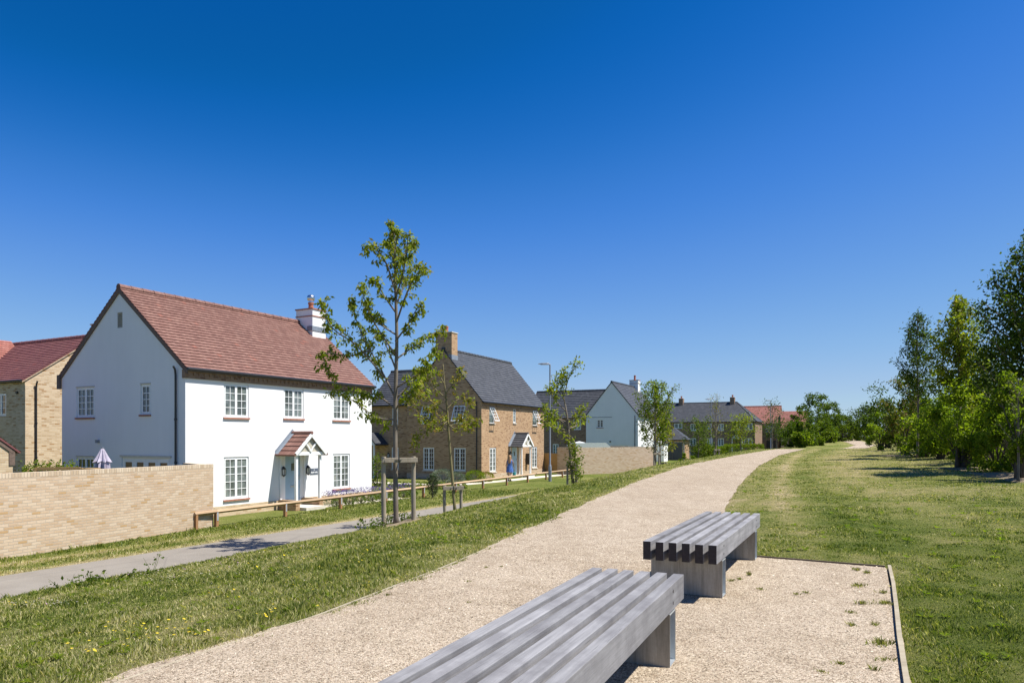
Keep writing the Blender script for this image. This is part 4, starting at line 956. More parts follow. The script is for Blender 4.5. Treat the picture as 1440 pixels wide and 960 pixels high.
# ================================================================== GARAGE with pyramid roof
def garage():
    Zc = 90.0; x0 = (932-720)/1000*Zc; x1 = (963-720)/1000*Zc
    th = 20.0
    h = thing('garage', 'small square brick garage with slate pyramid roof and dark double doors', 'garage', (x1, Zc, GZ-.05), R(90-th))
    W, D, E = 3.1, 5.2, 2.62+.1
    T0 = lambda p: p
    mb = MB(); P = side
    wallplane(mb, side, 0, W, -.4, E, [(.28, W-.28, -.35, 2.35)], .12); wallplane(mb, front, 0, D, -.4, E, []); mb.face([(0, W, -.4), (D, W, -.4), (D, W, E), (0, W, E)]); mb.face([(D, 0, -.4), (D, W, -.4), (D, W, E), (D, 0, E)])
    mb.build('wall', M_TAN, h)
    db = MB()
    for a, b in ((.34, W/2-.01), (W/2+.01, W-.34)):
        db.box(a, b, -.10, -.06, -.3, 2.28, P=side)
        for q in range(1, 8): x = a+(b-a)*q/8; db.box(x-.01, x+.01, -.06, -.052, -.25, 2.25, P=side)
    dd = db.build('garage_door', simple('charcoal_paint', (.055, .06, .07), .5), h)
    fb = MB(); fb.box(.28, .335, -.11, -.0, -.35, 2.35, P=side); fb.box(W-.335, W-.28, -.11, -.0, -.35, 2.35, P=side); fb.box(.335, W-.335, -.11, -.0, 2.285, 2.35, P=side); fb.build('door_frame', M_GREY, dd)
    nb = MB(); nb.box(W/2-.12, W/2+.1, -.05, -.045, 1.1, 1.45, P=side); nb.build('door_notice', simple('yellow_notice', (.65, .5, .08), .6), dd)
    rb = MB(); ov = .25; hz = 4.15; z0 = E-.05; cx, cy = D/2, W/2
    for (a, b, TT) in ((-ov, W+ov, lambda p: (-ov+p[1], p[0], p[2])), (-ov, W+ov, lambda p: (D+ov-p[1], p[0], p[2]))):
        hl = D/2+ov-.6; slope(rb, 0, z0, hl, hz, lambda f: a+(cy-a)*f, lambda f: b+(cy-b)*f, .28, T=TT)
    for TT in (lambda p: (p[0], -ov+p[1], p[2]), lambda p: (p[0], W+ov-p[1], p[2])):
        slope(rb, 0, z0, W/2+ov, hz, lambda f: -ov+(cx-.6+ov)*f, lambda f: D+ov-(D+ov-cx-.6)*f, .28, T=TT)
    rb.build('roof', M_SLATE, h)
    gb = MB(); gb.tube([(-ov-.04, -ov, z0-.02), (-ov-.04, W+ov, z0-.02)], .06, 6); gb.tube([(-ov, -ov-.04, z0-.02), (D+ov, -ov-.04, z0-.02)], .06, 6); gb.build('gutter', M_BLACK, h)
    pb = MB(); pb.tube([(-.08, .1, z0), (-.08, .1, -.3)], .05, 6); pb.tube([(D-.2, -.08, z0), (D-.2, -.08, -.3)], .05, 6); pb.build('downpipe', simple('pale_grey_pipe', (.42, .43, .44), .5), h)
garage()

# ================================================================== garden walls, gate, shed
def garden_wall(name, label, pts, z0, z1, mat, thick=.215, piers=()):
    h = thing(name, label, 'garden wall', (pts[0][0], pts[0][1], GZ)); ox, oy = pts[0]
    mb = MB(); cb = MB()
    for (a, b) in zip(pts, pts[1:]):
        a = Vector((a[0]-ox, a[1]-oy)); b = Vector((b[0]-ox, b[1]-oy)); d = (b-a).normalized(); n = Vector((d.y, -d.x)); L = (b-a).length
        a2 = a; b2 = b
        def q(s, t, z, a2=a2, d=d, n=n): p = a2+d*s-n*t; return (p.x, p.y, z)
        mb.box(0, L, 0, thick, -.3, z1-.115-GZ, P=q)
        cb.box(-.0, L+.001, -.003, thick+.003, z1-.113-GZ, z1-GZ, P=q)
    mb.build('wall', mat, h); cb.build('coping', M_SOLD, h)
    return h
garden_wall('garden_wall', 'tall buff brick garden wall in the left foreground beside the footpath', [(-18.5, .55), (-12.1, 16.8), (-9.66, 23.0)], -.4, 1.645, M_BUFF)
garden_wall('garden_wall', 'short return of buff brick wall joining the white house corner', [(-9.88, 23.05), (-11.1, 24.45)], -.4, 1.635, M_BUFF)
garden_wall('garden_wall', 'pale brick garden wall below the distant white gable', [(3.6, 56.5), (4.95, 55.2), (11.75, 59.0), (9.0, 66)], -.4, 1.73, M_BUFF)
def gate():
    a = Vector((2.55, 57.9)); b = Vector((3.75, 56.55)); d = (b-a); L = d.length; d.normalize(); n = Vector((d.y, -d.x))
    h = thing('timber_gate', 'closed timber boarded gate between the brick house and the far garden wall', 'gate', (a.x, a.y, GZ), math.atan2(d.y, d.x))
    mb = MB(); k = 0; x = 0
    while x < L-.05: mb.box(x+.004, min(x+.118, L), -.012+.003*(k % 2), .012, .05, 1.62+.0, P=lambda u, v, z: (u, v, z)); x += .122; k += 1
    mb.build('boards', M_GATE, h)
    fb = MB(); fb.box(-.08, .0, -.05, .05, 0, 1.7); fb.box(L, L+.08, -.05, .05, 0, 1.7); fb.box(0, L, .014, .05, .3, .42); fb.box(0, L, .014, .05, 1.3, 1.42); fb.build('gate_frame', M_GATE, h)
gate()
def shed():
    h = thing('garden_shed', 'garden shed with pale green felt roof peeping over the far wall', 'shed', (5.9, 61.5, GZ-.12), R(25))
    mb = MB(); mb.box(0, 3.2, 0, 2.2, 0, 1.95); mb.face([(0, 0, 1.95), (0, 2.2, 1.95), (0, 1.1, 2.45)]); mb.face([(3.2, 0, 1.95), (3.2, 2.2, 1.95), (3.2, 1.1, 2.45)]); mb.build('wall', M_GATE, h)
    rb = MB()
    for s in (0, 1):
        y = -.12 if s == 0 else 2.32
        i = [rb.vert(p) for p in ((-.12, y, 1.92), (3.32, y, 1.92), (3.32, 1.1, 2.5), (-.12, 1.1, 2.5), (-.12, y, 1.96), (3.32, y, 1.96), (3.32, 1.1, 2.54), (-.12, 1.1, 2.54))]
        for q in ((0, 1, 2, 3), (4, 7, 6, 5), (0, 4, 5, 1), (1, 5, 6, 2), (2, 6, 7, 3), (3, 7, 4, 0)): rb.faceidx([i[k] for k in q])
    rb.build('roof', simple('green_felt', (.13, .155, .14), .95), h)
shed()
def far_parasol():
    h = thing('parasol', 'open white parasol rising above the far garden wall', 'parasol', (6.9, 73, GZ+.0))
    mb = MB()
    mb.lathe((0, 0, 0), [(1.3, 2.05), (1.28, 2.08), (.75, 2.33), (.02, 2.5)], 12); mb.build('canopy', M_WHITE, h)
    pb = MB(); pb.tube([(0, 0, 0), (0, 0, 2.5)], .03, 8); pb.build('pole', M_GREY, h)
far_parasol()
def parasol():
    h = thing('parasol', 'closed lilac grey parasol standing against the shaded gable', 'parasol', (-13.65, 23.7, GZ))
    pb = MB(); pb.tube([(0, 0, 0), (0, 0, 2.52)], .025, 8); pb.tube([(0, 0, 0), (0, 0, .08)], .28, 14); pb.build('pole', M_GREY, h)
    mb = MB(); n = 32; prof = [(.06, 2.48), (.09, 2.40), (.15, 2.25), (.23, 2.08), (.17, 2.06), (.19, 1.8), (.20, 1.4), (.15, 1.0)]
    rings = []
    for r, z in prof:
        rings.append([mb.vert((r*(1+.32*math.cos(8*t))*math.cos(t), r*(1+.32*math.cos(8*t))*math.sin(t), z-.03*math.cos(8*t))) for t in [2*math.pi*j/n for j in range(n)]])
    for k in range(len(rings)-1):
        for j in range(n): mb.faceidx([rings[k][j], rings[k][(j+1) % n], rings[k+1][(j+1) % n], rings[k+1][j]])
    mb.faceidx(rings[0])
    mb.build('canopy', simple('lilac_fabric', (.42, .38, .46), .9, var=.15), h)
    cb = MB(); cb.tube([(0, 0, 2.5), (0, 0, 2.56)], .035, 8); cb.build('finial', M_GREY, h)
parasol()
def bench_garden():
    h = thing('garden_bench', 'wooden slatted garden bench behind the near wall at the left', 'bench', (-13.8, 20.6, GZ), R(8))
    mb = MB()
    for k in range(9): x = .06+k*.13; mb.box(x-.02, x+.02, -.01, .02, 1.32, 1.94)
    mb.box(0, 1.2, -.03, .03, 1.94, 2.02); mb.build('backrest', M_GATE, h)
    fb = MB()
    for x in (-.04, 1.2): fb.box(x, x+.07, -.04, .04, 0, 2.0)
    fb.box(.03, 1.2, -.5, 0, 1.24, 1.3); fb.box(1.27, 1.62, -.05, .35, 1.2, 1.98); fb.build('frame', M_GATE, h)
bench_garden()

# ================================================================== rail fence
def fence():
    a = Vector((-9.56, 23.0)); b = Vector((3.65, 51.4)); d = (b-a); L = d.length; d.normalize()
    h = thing('rail_fence', 'low timber knee rail fence running along the verge in front of the houses', 'fence', (a.x, a.y, GZ), math.atan2(d.y, d.x))
    n = 10; st = L/n
    for k in range(n+1):
        x = k*st; pb = MB(); pb.box(x-.055, x+.055, -.055, .055, -.2, .42); pb.box(x-.055, x+.055, -.055, .055, .42, .43)
        p = pb.build('post', M_RAILP, h, bevel=.006, seg=1)
        sb = MB(); sb.box(x-.03, x+.03, -.062, -.0565, .20, .47); sb.build('strap', M_STRAP, p)
    # one rail per bay, diamond set on the post tops
    xs = [-.86]+[k*st for k in range(n+1)]+[L+2.4]
    for x0, x1 in zip(xs, xs[1:]):
        rb = MB(); rb.bar((x0+.004, 0, .485), (x1-.004, 0, .485), .088, .088, (0, .7, .7)); rb.build('rail', M_RAIL, h)
    pb = MB(); pb.box(-.84, -.76, -.05, .03, -.1, .50); pb.build('post', M_RAILP, h)
fence()

# ================================================================== lamps, bin
def lamp(label, x, y, H, group='street lamps beside the footpath'):
    h = thing('street_lamp', label, 'street lamp', (x, y, GZ), 0, group)
    mb = MB(); mb.lathe((0, 0, 0), [(.11, -.2), (.11, .95), (.075, 1.08), (.055, 1.12), (.05, H*.6), (.045, H)], 14); mb.build('column', M_GREY, h, smooth=True, angle=.6)
    db = MB(); db.box(-.045, .045, -.115, -.104, .25, .75); db.build('access_door', M_GREY, h)
    ab = MB(); ab.tube([(0, 0, H-.12), (0, 0, H+.03), (-.1, -.03, H+.06)], .045, 8); ab.build('bracket', M_GREY, h, smooth=True)
    lb = MB()
    pr = [(-.05, .09, .10), (-.2, .13, .12), (-.5, .15, .09), (-.78, .10, .03)]
    rings = [[lb.vert((x_, s*w, H+.05+zz+.06*(-x_)*.4)) for s, zz in ((-1, -t*.3), (1, -t*.3), (.8, t*.7), (-.8, t*.7))] for x_, w, t in pr]
    for k in range(3):
        for j in range(4): lb.faceidx([rings[k][j], rings[k][(j+1) % 4], rings[k+1][(j+1) % 4], rings[k+1][j]])
    lb.faceidx(rings[0]); lb.faceidx(rings[-1]); hd = lb.build('lamp_head', M_GREY, h, bevel=.015)
    gb = MB(); gb.box(-.62, -.22, -.09, .09, H+.015, H+.03); gb.build('lamp_lens', simple('lamp_lens', (.5, .52, .5), .3), hd)
lamp('tall grey street lamp standing in front of the brick house and timber gate', 2.5, 46.8, 7.65)
lamp('grey street lamp in front of the long terrace', 25.2, 90, 7.65)
lamp('farthest street lamp, half hidden by a young tree before the red roofed house', 34.2, 94, 7.7)
def bin_():
    x, y = 35.2, 83.0
    h = thing('litter_bin', 'black litter bin beside the bushes where the path bends', 'litter bin', (x, y, gzf(x, y)-.02))
    mb = MB(); mb.lathe((0, 0, 0), [(.15, 0), (.17, .05), (.21, .6), (.22, .68)], 16); mb.build('body', M_BLACK, h, smooth=True, angle=.6)
    lb = MB(); lb.lathe((0, 0, 0), [(.23, .685), (.23, .74), (.16, .82), (.04, .85)], 16); lb.build('lid', M_BLACK, h, smooth=True, angle=.6)
bin_()

# ================================================================== benches
def bench(label, x, y, rz):
    # local x along the bench (0 = near end), y across, z up; origin at near right corner on ground
    h = thing('park_bench', label, 'bench', (x, y, .955), rz, 'slatted benches beside the gravel path')
    L, bw, bh, top, W = 3.13, .0765, .178, .543, .70; pitch = (W-bw)/5
    for k in range(6):
        mb = MB(); y0 = k*pitch; mb.box(0, L, y0, y0+bw, top-bh, top)
        o = mb.build('beam', [M_BEAM, M_BEAMEND], h, bevel=.004, seg=2)
        for p in o.data.polygons:
            if abs(p.normal.x) > .9: p.material_index = 1
        o.location = (random.uniform(-.004, .004), 0, random.uniform(-.0015, .0015))
        # object texture space differs from beam to beam
    jb = MB()
    for xx in (.42, L-.42): jb.box(xx-.05, xx+.05, .02, W-.02, top-bh-.008, top-bh-.0005)
    jb.build('support_plate', M_GALVC, h)
    for xx in (.30, L-.30-.19):
        lb = MB(); w0, w1 = .0, W-.0; zt = top-bh-.009; t = .008
        lb.box(xx, xx+t, w0, w1, 0, zt, m=0); lb.box(xx+.19-t, xx+.19, w0, w1, 0, zt, m=0)
        lb.box(xx+t, xx+.19-t, w0+.001, w1-.001, 0.001, t, m=1); lb.box(xx+t, xx+.19-t, w0+.001, w1-.001, zt-t, zt-.001, m=1)
        lb.box(xx+t+.0005, xx+t+.002, w0+.002, w1-.002, t, zt-t, m=1); lb.box(xx+.19-t-.002, xx+.19-t-.0005, w0+.002, w1-.002, t, zt-t, m=1)
        lb.build('leg', [M_GALV, M_GALVC], h)
    sb = MB()
    for xx in (.38, L-.38):
        for z in (top-.05, top-.13):
            sb.tube([(xx, -.0025, z), (xx, .01, z)], .011, 10)
    sb.build('bolt_hole_discs', M_BLACK, h)  # raised black discs; the dark inside the holes is only their colour
    return h
ang = R(90-26.2); ang1 = R(90-24.4)
bench('nearer grey slatted timber bench, cut off by the bottom edge of the picture', 1.262-math.sin(R(24.4))*3.13, 5.22-math.cos(R(24.4))*3.13, ang1)
bench('farther grey slatted timber bench on the gravel with its dark beam ends showing', 1.90, 6.60, ang)

# ================================================================== path edging boards
def edge_run(name, label, pts, w=.028, hgt=.10, up=.03, mat=M_EDGE, cat='edging board'):
    mb = MB(); x0, y0 = pts[0]; zb = float(np.interp(y0, PY, PZ))
    for a, b in zip(pts, pts[1:]):
        za = float(np.interp(a[1], PY, PZ)); zc = float(np.interp(b[1], PY, PZ))
        mb.bar((a[0]-x0, a[1]-y0, za+up-hgt/2-zb), (b[0]-x0, b[1]-y0, zc+up-hgt/2-zb), w, hgt)
    o = mb.build(name, mat); o.location = (x0, y0, zb); tag(o, label, cat); return o
edge_run('edging_board', 'weathered timber edging board down the right side of the bench area', [(4.50, 8.48), (4.0, 7.46), (3.48, 6.44), (2.97, 5.45), (2.47, 4.45), (1.5, 2.5)], .035, .10, .035)
edge_run('edging_board', 'dark thin timber edging board behind the benches at the lawn edge', [(3.0, 9.32), (3.15, 9.245), (4.46, 8.50)], .025, .08, .022, simple('dark_edging', (.10, .075, .05), .9))
yl = list(np.arange(4.0, 26, 1.1))
edge_run('edging_board', 'half buried pale timber edging along the left side of the gravel path', [(float(Lx(y))+.02, y) for y in yl], .022, .06, .006)

# ================================================================== trees
def at(px, py, Z): return ((px-720)/1000*Z, Z, 2.5+(615-py)/1000*Z)
def smooth_path(P, n=5):
    P = [Vector(p) for p in P]; out = []
    for i in range(len(P)-1):
        p0 = P[max(i-1, 0)]; p1 = P[i]; p2 = P[i+1]; p3 = P[min(i+2, len(P)-1)]
        for k in range(n):
            t = k/n; out.append(.5*((2*p1)+(p2-p0)*t+(2*p0-5*p1+4*p2-p3)*t*t+(-p0+3*p1-3*p2+p3)*t**3))
    out.append(P[-1]); return out
def twigs_and_leaves(paths, rs, n_leaf, size, spread, r, twig_len, start=.25, droop=.5):
    """paths: list of smoothed limb polylines; returns twig polylines and leaf centres"""
    lens = [sum((p[i+1]-p[i]).length for i in range(len(p)-1)) for p in paths]; tot = sum(lens)
    tw = []; C = []
    for p, l in zip(paths, lens):
        nt_ = max(2, int(l/(twig_len*.42)))
        for k in range(nt_):
            f = start+(1-start)*(k+r.uniform(0, .8))/nt_; f = min(f, .99); idx = f*(len(p)-1); i = int(idx); q = p[i].lerp(p[min(i+1, len(p)-1)], idx-i)
            dr = (p[min(i+1, len(p)-1)]-p[i]); dr = dr.normalized() if dr.length > 0 else Vector((0, 0, 1))
            v = Vector(r.normal(size=3)); v -= dr*v.dot(dr)*.6; v.normalize(); v = (v*.8+dr*.7+Vector((0, 0, .15))).normalized()
            L = twig_len*r.uniform(.5, 1.2)*(1.1-.5*f)
            e = q+v*L; m = q+v*L*.55+Vector((0, 0, .04*L)); tw.append([q, m, e-Vector((0, 0, .15*L))])
    nl = max(1, int(n_leaf/len(tw)))
    for t in tw:
        for k in range(int(nl*r.uniform(.5, 1.5))):
            f = r.uniform(.15, 1.05); q = t[0].lerp(t[1], min(1, f*2)) if f < .5 else t[1].lerp(t[2], (f-.5)*2)
            C.append(q+Vector(r.normal(size=3))*spread)
    return tw, np.array(C)
def tree(name, label, cat, base, trunk, limbs, r0, n_leaf, size, mat, bark=M_BARK, spread=.06, twig=.35, seed=1, group=None, start=.25, droop=.5, lead_leaves=True, depth=.9, tr_tip=.012, wid=.45):
    """trunk/limbs in world coords"""
    r = np.random.default_rng(seed); B = Vector(base)
    h = thing(name, label, cat, base, 0, group)
    mb = MB(); tp = smooth_path([Vector(p)-B for p in trunk], 4); n = len(tp)
    rads = [r0*(1-.0*i)*(1-i/(n-1))**.85+tr_tip for i in range(n)]; rads[0] *= 1.25
    mb.tube(tp, rads, 9)
    sp = []
    for lb in limbs:
        q = [Vector(p)-B for p in lb]
        yo = r.uniform(-depth, depth)
        for i in range(1, len(q)): q[i].y += yo*i/(len(q)-1)
        s = smooth_path(q, 4); sp.append(s); m = len(s); rb = r0*.34
        mb.tube(s, [rb*(1-i/(m-1))**.8+.006 for i in range(m)], 6)
    allp = sp+([tp[int(n*.55):]] if lead_leaves else [])
    tw, C = twigs_and_leaves(allp, None, n_leaf, size, spread, r, twig, start, droop)
    for t in tw: mb.tube(t, [.007, .005, .003], 4, cap=False)
    mb.build('trunk', bark, h, smooth=True)
    np_mesh('crown', leaf_quads(C, size, droop, wid, seed), 4, mat, h)
    return h
def auto_limbs(base, H, c0, spread, n, r, up=.9, top=.97, lean=(0, 0), cone=0):
    """ascending limbs round a straight leader. c0 = crown start fraction"""
    B = Vector(base); L = []
    for k in range(n):
        f = c0+(top-c0)*(k+.5*r.uniform())/n; a = k*2.4+r.uniform(-.5, .5)
        w = spread*(math.sin(math.pi*min(1, ((f-c0)/(1-c0)*.8+.22)))**.7)*r.uniform(.7, 1.15)*(1-cone*(f-c0)/(top-c0))
        s = B+Vector((lean[0]*f, lean[1]*f, H*f)); d = Vector((math.cos(a), math.sin(a), 0))
        L.append([s, s+d*w*.5+Vector((0, 0, w*up*.35)), s+d*w+Vector((0, 0, w*up))])
    return L
def auto_tree(name, label, cat, x, y, H, c0, spread, n, r0, n_leaf, size, mat, seed, group=None, bark=M_BARK, up=.9, twig=.4, sp=.08, start=.2, lean=(0, 0), z=None, droop=.4, tr=None, cone=0):
    r = np.random.default_rng(seed); z = gzf(x, y)-.05 if z is None else z; b = (x, y, z)
    trunk = [(x, y, z), (x+lean[0]*.4+r.uniform(-.05, .05), y, z+H*.35), (x+lean[0]*.8, y+lean[1]*.7, z+H*.7), (x+lean[0], y+lean[1], z+H)]
    return tree(name, label, cat, b, trunk, auto_limbs(b, H, c0, spread, n, r, up, lean=lean, cone=cone), r0, n_leaf, size, mat, bark, sp, twig, seed, group, start, droop, depth=0)

def px_limbs(Z, paths): return [[at(a, b, Z) for a, b in p] for p in paths]
# --- the big sapling (stands free in front of both houses)
ZA = 18.5
bA = at(557, 735, ZA)
tree('young_tree', 'tallest young cherry tree between two stakes beside the footpath', 'tree', (bA[0], bA[1], gzf(bA[0], ZA)-.03),
     [(bA[0], ZA, gzf(bA[0], ZA)-.05)]+[at(a, b, ZA) for a, b in ((556, 660), (556, 560), (558, 480), (556, 400), (555, 350), (553, 318))],
     px_limbs(ZA, [
      [(556, 575), (530, 556), (500, 550), (458, 546)], [(556, 560), (532, 515), (505, 470), (482, 412)], [(522, 492), (492, 500), (456, 498), (462, 530)],
      [(540, 530), (505, 488), (470, 462), (462, 428)], [(557, 500), (535, 465), (524, 440), (520, 418)], [(556, 470), (530, 452), (512, 428)],
      [(556, 410), (544, 372), (530, 352), (519, 350)], [(556, 420), (572, 385), (582, 345)], [(557, 455), (575, 415), (592, 392), (606, 388)],
      [(557, 505), (585, 478), (618, 452)], [(557, 560), (585, 530), (602, 505), (612, 492)], [(557, 545), (590, 528), (612, 520)],
      [(556, 480), (575, 455), (590, 430)], [(556, 385), (566, 350), (570, 330)], [(555, 370), (545, 345), (540, 328)], [(556, 590), (525, 585), (480, 556)], [(557, 440), (540, 415), (530, 395)], [(557, 520), (545, 490), (535, 470)], [(557, 430), (568, 395), (574, 372)],
      [(557, 575), (575, 555), (600, 545)], [(556, 350), (558, 335), (565, 322)]]),
     .058, 6600, .125, L_CHERRY, M_BARK, .042, .36, 5, 'staked young trees on the bank', start=.22, droop=.75, depth=1.1, tr_tip=.012, wid=.42)
ZBt = 22.5
bB = at(640, 706, ZBt)
tree('young_tree', 'yellow green young tree on a low stake frame in front of the brick gable', 'tree', (bB[0], ZBt, gzf(bB[0], ZBt)-.03),
     [(bB[0], ZBt, gzf(bB[0], ZBt)-.05)]+[at(a, b, ZBt) for a, b in ((635, 660), (631, 610), (628, 565), (625, 540), (623, 512))],
     px_limbs(ZBt, [[(631, 607), (612, 598), (594, 612), (582, 628)], [(630, 600), (650, 592), (668, 590), (655, 600)], [(629, 590), (608, 575), (578, 568)], [(629, 580), (600, 560), (585, 552)],
      [(628, 575), (645, 560), (662, 565)], [(627, 560), (610, 545), (592, 532)], [(626, 555), (640, 535), (648, 522)], [(625, 540), (615, 525), (606, 528)], [(629, 592), (618, 600), (604, 596)], [(630, 596), (642, 604), (652, 602)], [(627, 565), (612, 570), (600, 590)], [(630, 598), (615, 590), (590, 588)], [(630, 596), (645, 590), (658, 580)]]),
     .040, 1500, .125, L_YOUNG, M_BARKY, .05, .34, 8, 'staked young trees on the bank', start=.25, droop=.35, depth=.7, lead_leaves=False)
ZCt = 30
bC = at(806, 672, ZCt)
tree('young_tree', 'sparse lopsided young tree leaning over the street lamp', 'tree', (bC[0], ZCt, gzf(bC[0], ZCt)-.05),
     [(bC[0], ZCt, gzf(bC[0], ZCt)-.05)]+[at(a, b, ZCt) for a, b in ((801, 630), (799, 600), (795, 570), (790, 545), (793, 520))],
     px_limbs(ZCt, [[(799, 605), (780, 600), (762, 592)], [(798, 598), (778, 582), (766, 572)], [(797, 590), (812, 588), (818, 573)], [(796, 578), (778, 560), (772, 545)], [(794, 560), (782, 545), (786, 530)], [(795, 550), (800, 530), (812, 514)], [(798, 600), (788, 606), (776, 598)], [(800, 612), (806, 618), (808, 632)], [(800, 602), (812, 598), (815, 592)], [(798, 594), (785, 588), (770, 590)]]),
     .05, 1250, .16, L_CHERRY, M_BARK, .09, .42, 12, 'staked young trees on the bank', start=.3, droop=.1, depth=.8)
auto_tree('sucker_growth', 'tuft of bright suckers at the foot of the lopsided young tree', 'shrub', bC[0]+.06, ZCt-.25, 1.35, .1, .4, 8, .012, 420, .13, L_BRIGHT, 31, z=gzf(bC[0], ZCt), twig=.25)
xD, yD = .2*44, 44
auto_tree('young_tree', 'leafy narrow young tree at the end of the far brick wall', 'tree', xD+.05, yD, 5.3, .28, 1.25, 22, .06, 3900, .16, L_BRIGHT, 21, 'staked young trees on the bank', up=1.3, twig=.5, sp=.10)
auto_tree('young_tree', 'slim yellow green young tree just right of the leafy narrow one', 'tree', .2085*48, 48, 4.2, .3, 1.1, 14, .05, 1700, .17, L_YOUNG, 22, 'staked young trees on the bank', up=1.1, twig=.5, sp=.10)
auto_tree('young_tree', 'pale green bushy young tree in front of the terrace beside the garage', 'tree', .262*70, 70, 4.6, .2, 1.6, 16, .06, 1900, .2, L_MID, 23, 'far young trees before the terrace', up=.9, twig=.6, sp=.2)
auto_tree('young_tree', 'tall nearly leafless young tree behind the second street lamp', 'tree', .287*62, 62, 5.8, .3, .75, 14, .05, 420, .14, L_YOUNG, 24, 'far young trees before the terrace', up=1.9, twig=.6, sp=.15)
auto_tree('young_tree', 'round headed young tree in front of the terrace doorway', 'tree', .322*68, 68, 3.9, .3, 1.5, 14, .06, 1700, .2, L_CHERRY, 25, 'far young trees before the terrace', up=.5, twig=.6, sp=.2)
auto_tree('young_tree', 'young tree with bare top and dark leafy middle before the red roofed house', 'tree', .366*74, 74, 5.0, .25, 1.2, 12, .06, 500, .17, L_DARK, 26, 'far young trees before the terrace', up=1.5, twig=.7, sp=.2)
auto_tree('young_tree', 'low dark leafy tree tangled with the bare topped one', 'tree', .372*76, 76, 3.3, .3, 1.6, 12, .06, 1500, .2, L_DARK, 27, 'far young trees before the terrace', up=.4, twig=.6, sp=.2)

# --- stakes
def stakes(label, x, y, gap, H, dv, tied, th=.045, beam=.055):
    d = Vector(dv).normalized(); h = thing('tree_stake_frame', label, 'tree stake', (x, y, min(gzf(x, y), gzf(x+d.x*gap/2, y+d.y*gap/2))), math.atan2(d.y, d.x), 'timber stake frames round the young trees')
    for s in (-1, 1):
        mb = MB(); xx = s*gap/2; zb = gzf(x+d.x*xx, y+d.y*xx)-h.location.z-.1
        rr = random.uniform(-.02, .02)
        mb.tube([(xx, 0, zb), (xx+rr, 0, H*.5), (xx+rr*.5, 0, H)], [th*1.05, th, th*.98], 12); mb.build('post', M_POST, h, smooth=True, angle=.7)
    mb = MB(); mb.box(-gap/2-.07, gap/2+.07, -th-beam, -th, H-.15, H-.03); mb.build('crossbar', M_POST, h, bevel=.004, seg=1)
    tb = MB()
    for k in range(16):
        a0, a1 = 2*math.pi*k/16, 2*math.pi*(k+1)/16
        f = lambda a: (.12*math.cos(a)+tied, .14*math.sin(a)-.02, H-.09)
        tb.bar(f(a0), f(a1), .035, .012, (1, 0, 0) if False else (0, 0, 1))
    tb.box(-.012+tied*.5, .012+tied*.5, -th-beam-.006, -th-.0, H-.155, H-.02)
    tb.build('tie', M_BLACK, h)
stakes('tall weathered stake frame holding the tallest young tree', (560-720)/1000*18.3, 18.42, .78, 1.75, (.9, .35, 0), -.05, .060, .075)
stakes('low stake frame in front of the brick gable', (637-720)/1000*ZBt, ZBt+.03, .52, .85, (.9, .25, 0), .0, .05)
stakes('short stake frame under the lopsided young tree', (804.5-720)/1000*ZCt, ZCt, .42, .95, (.93, .3, 0), 0, .045)
stakes('stake frame at the end of the far brick wall', xD+.12, yD-.1, .36, 1.05, (.9, .4, 0), 0, .05)
stakes('weathered stubby stake frame right of the leafy narrow tree', .211*48, 47.9, .5, .75, (.9, .4, 0), 0, .06)
stakes('distant stake frame in front of the terrace', .287*62, 61.8, .5, 1.1, (.9, .4, 0), 0, .06)

# --- shrubs
def shrub(name, label, x, y, rx, ry, H, n, size, mat, seed, cat='shrub', group=None, trunk=False, z=None, nclump=None, base=.0, spiky=0, bark=M_BARKD, tr_r=.05):
    r = np.random.default_rng(seed); z0 = (gzf(x, y) if z is None else z)-.03
    h = thing(name, label, cat, (x, y, z0), 0, group)
    nc = nclump or max(12, int(10*rx*H)); cl = []
    while len(cl) < nc:
        p = r.uniform(-1, 1, 3)
        rr = np.linalg.norm(p)
        if rr > 1 or rr < .35: continue
        zz = base+(H-base)*(p[2]*.5+.5); w = 1.0 if p[2] < .1 else 1.0
        cl.append((p[0]*rx*w, p[1]*ry*w, zz*r.uniform(.88, 1.0)))
    for k in range(spiky):
        a = r.uniform(0, 6.28); q = r.uniform(0, .75); cl.append((q*rx*math.cos(a), q*ry*math.sin(a), H*r.uniform(.95, 1.2)))
    cl = np.array(cl); cs = r.uniform(.16, .34, len(cl))*min(rx, H*.6)
    idx = r.integers(0, len(cl), n); g = r.normal(size=(n, 3)); g /= np.linalg.norm(g, axis=1)[:, None]; g *= (r.uniform(0, 1, n)**.4)[:, None]
    C = cl[idx]+g*cs[idx][:, None]*np.array([1, 1, .85]); 
    lo = .04; C[:, 2] = np.maximum(C[:, 2], lo+r.uniform(0, .2, n))
    mb = MB()
    ns = 5
    for k in range(min(len(cl), 26)):
        e = cl[k]; a = r.uniform(0, 6.28); s = Vector((.12*rx*math.cos(a), .12*ry*math.sin(a), 0)); m = Vector((e[0]*.35, e[1]*.35, e[2]*.5))
        mb.tube(smooth_path([s, m, Vector(e)], 3), [tr_r*.6, tr_r*.55, tr_r*.5, tr_r*.42, tr_r*.35, tr_r*.25, tr_r*.15][:7], 5)
    if trunk:
        for k in range(9):
            a = k*.7; q = trunk*.6*(k % 3)/2+trunk*.25
            mb.tube([(q*math.cos(a), q*math.sin(a), -.1), (q*math.cos(a)*.85, q*math.sin(a)*.85, base+.35)], [trunk*.36, trunk*.22], 7)
    mb.build('stems', bark, h, smooth=True)
    np_mesh('foliage', leaf_quads(C, size, .25, .62, seed), 4, mat, h)
    return h
HG = 'hedge shrubs along the right of the lawn'
def sx(px, Z): return (px-720)/1000*Z
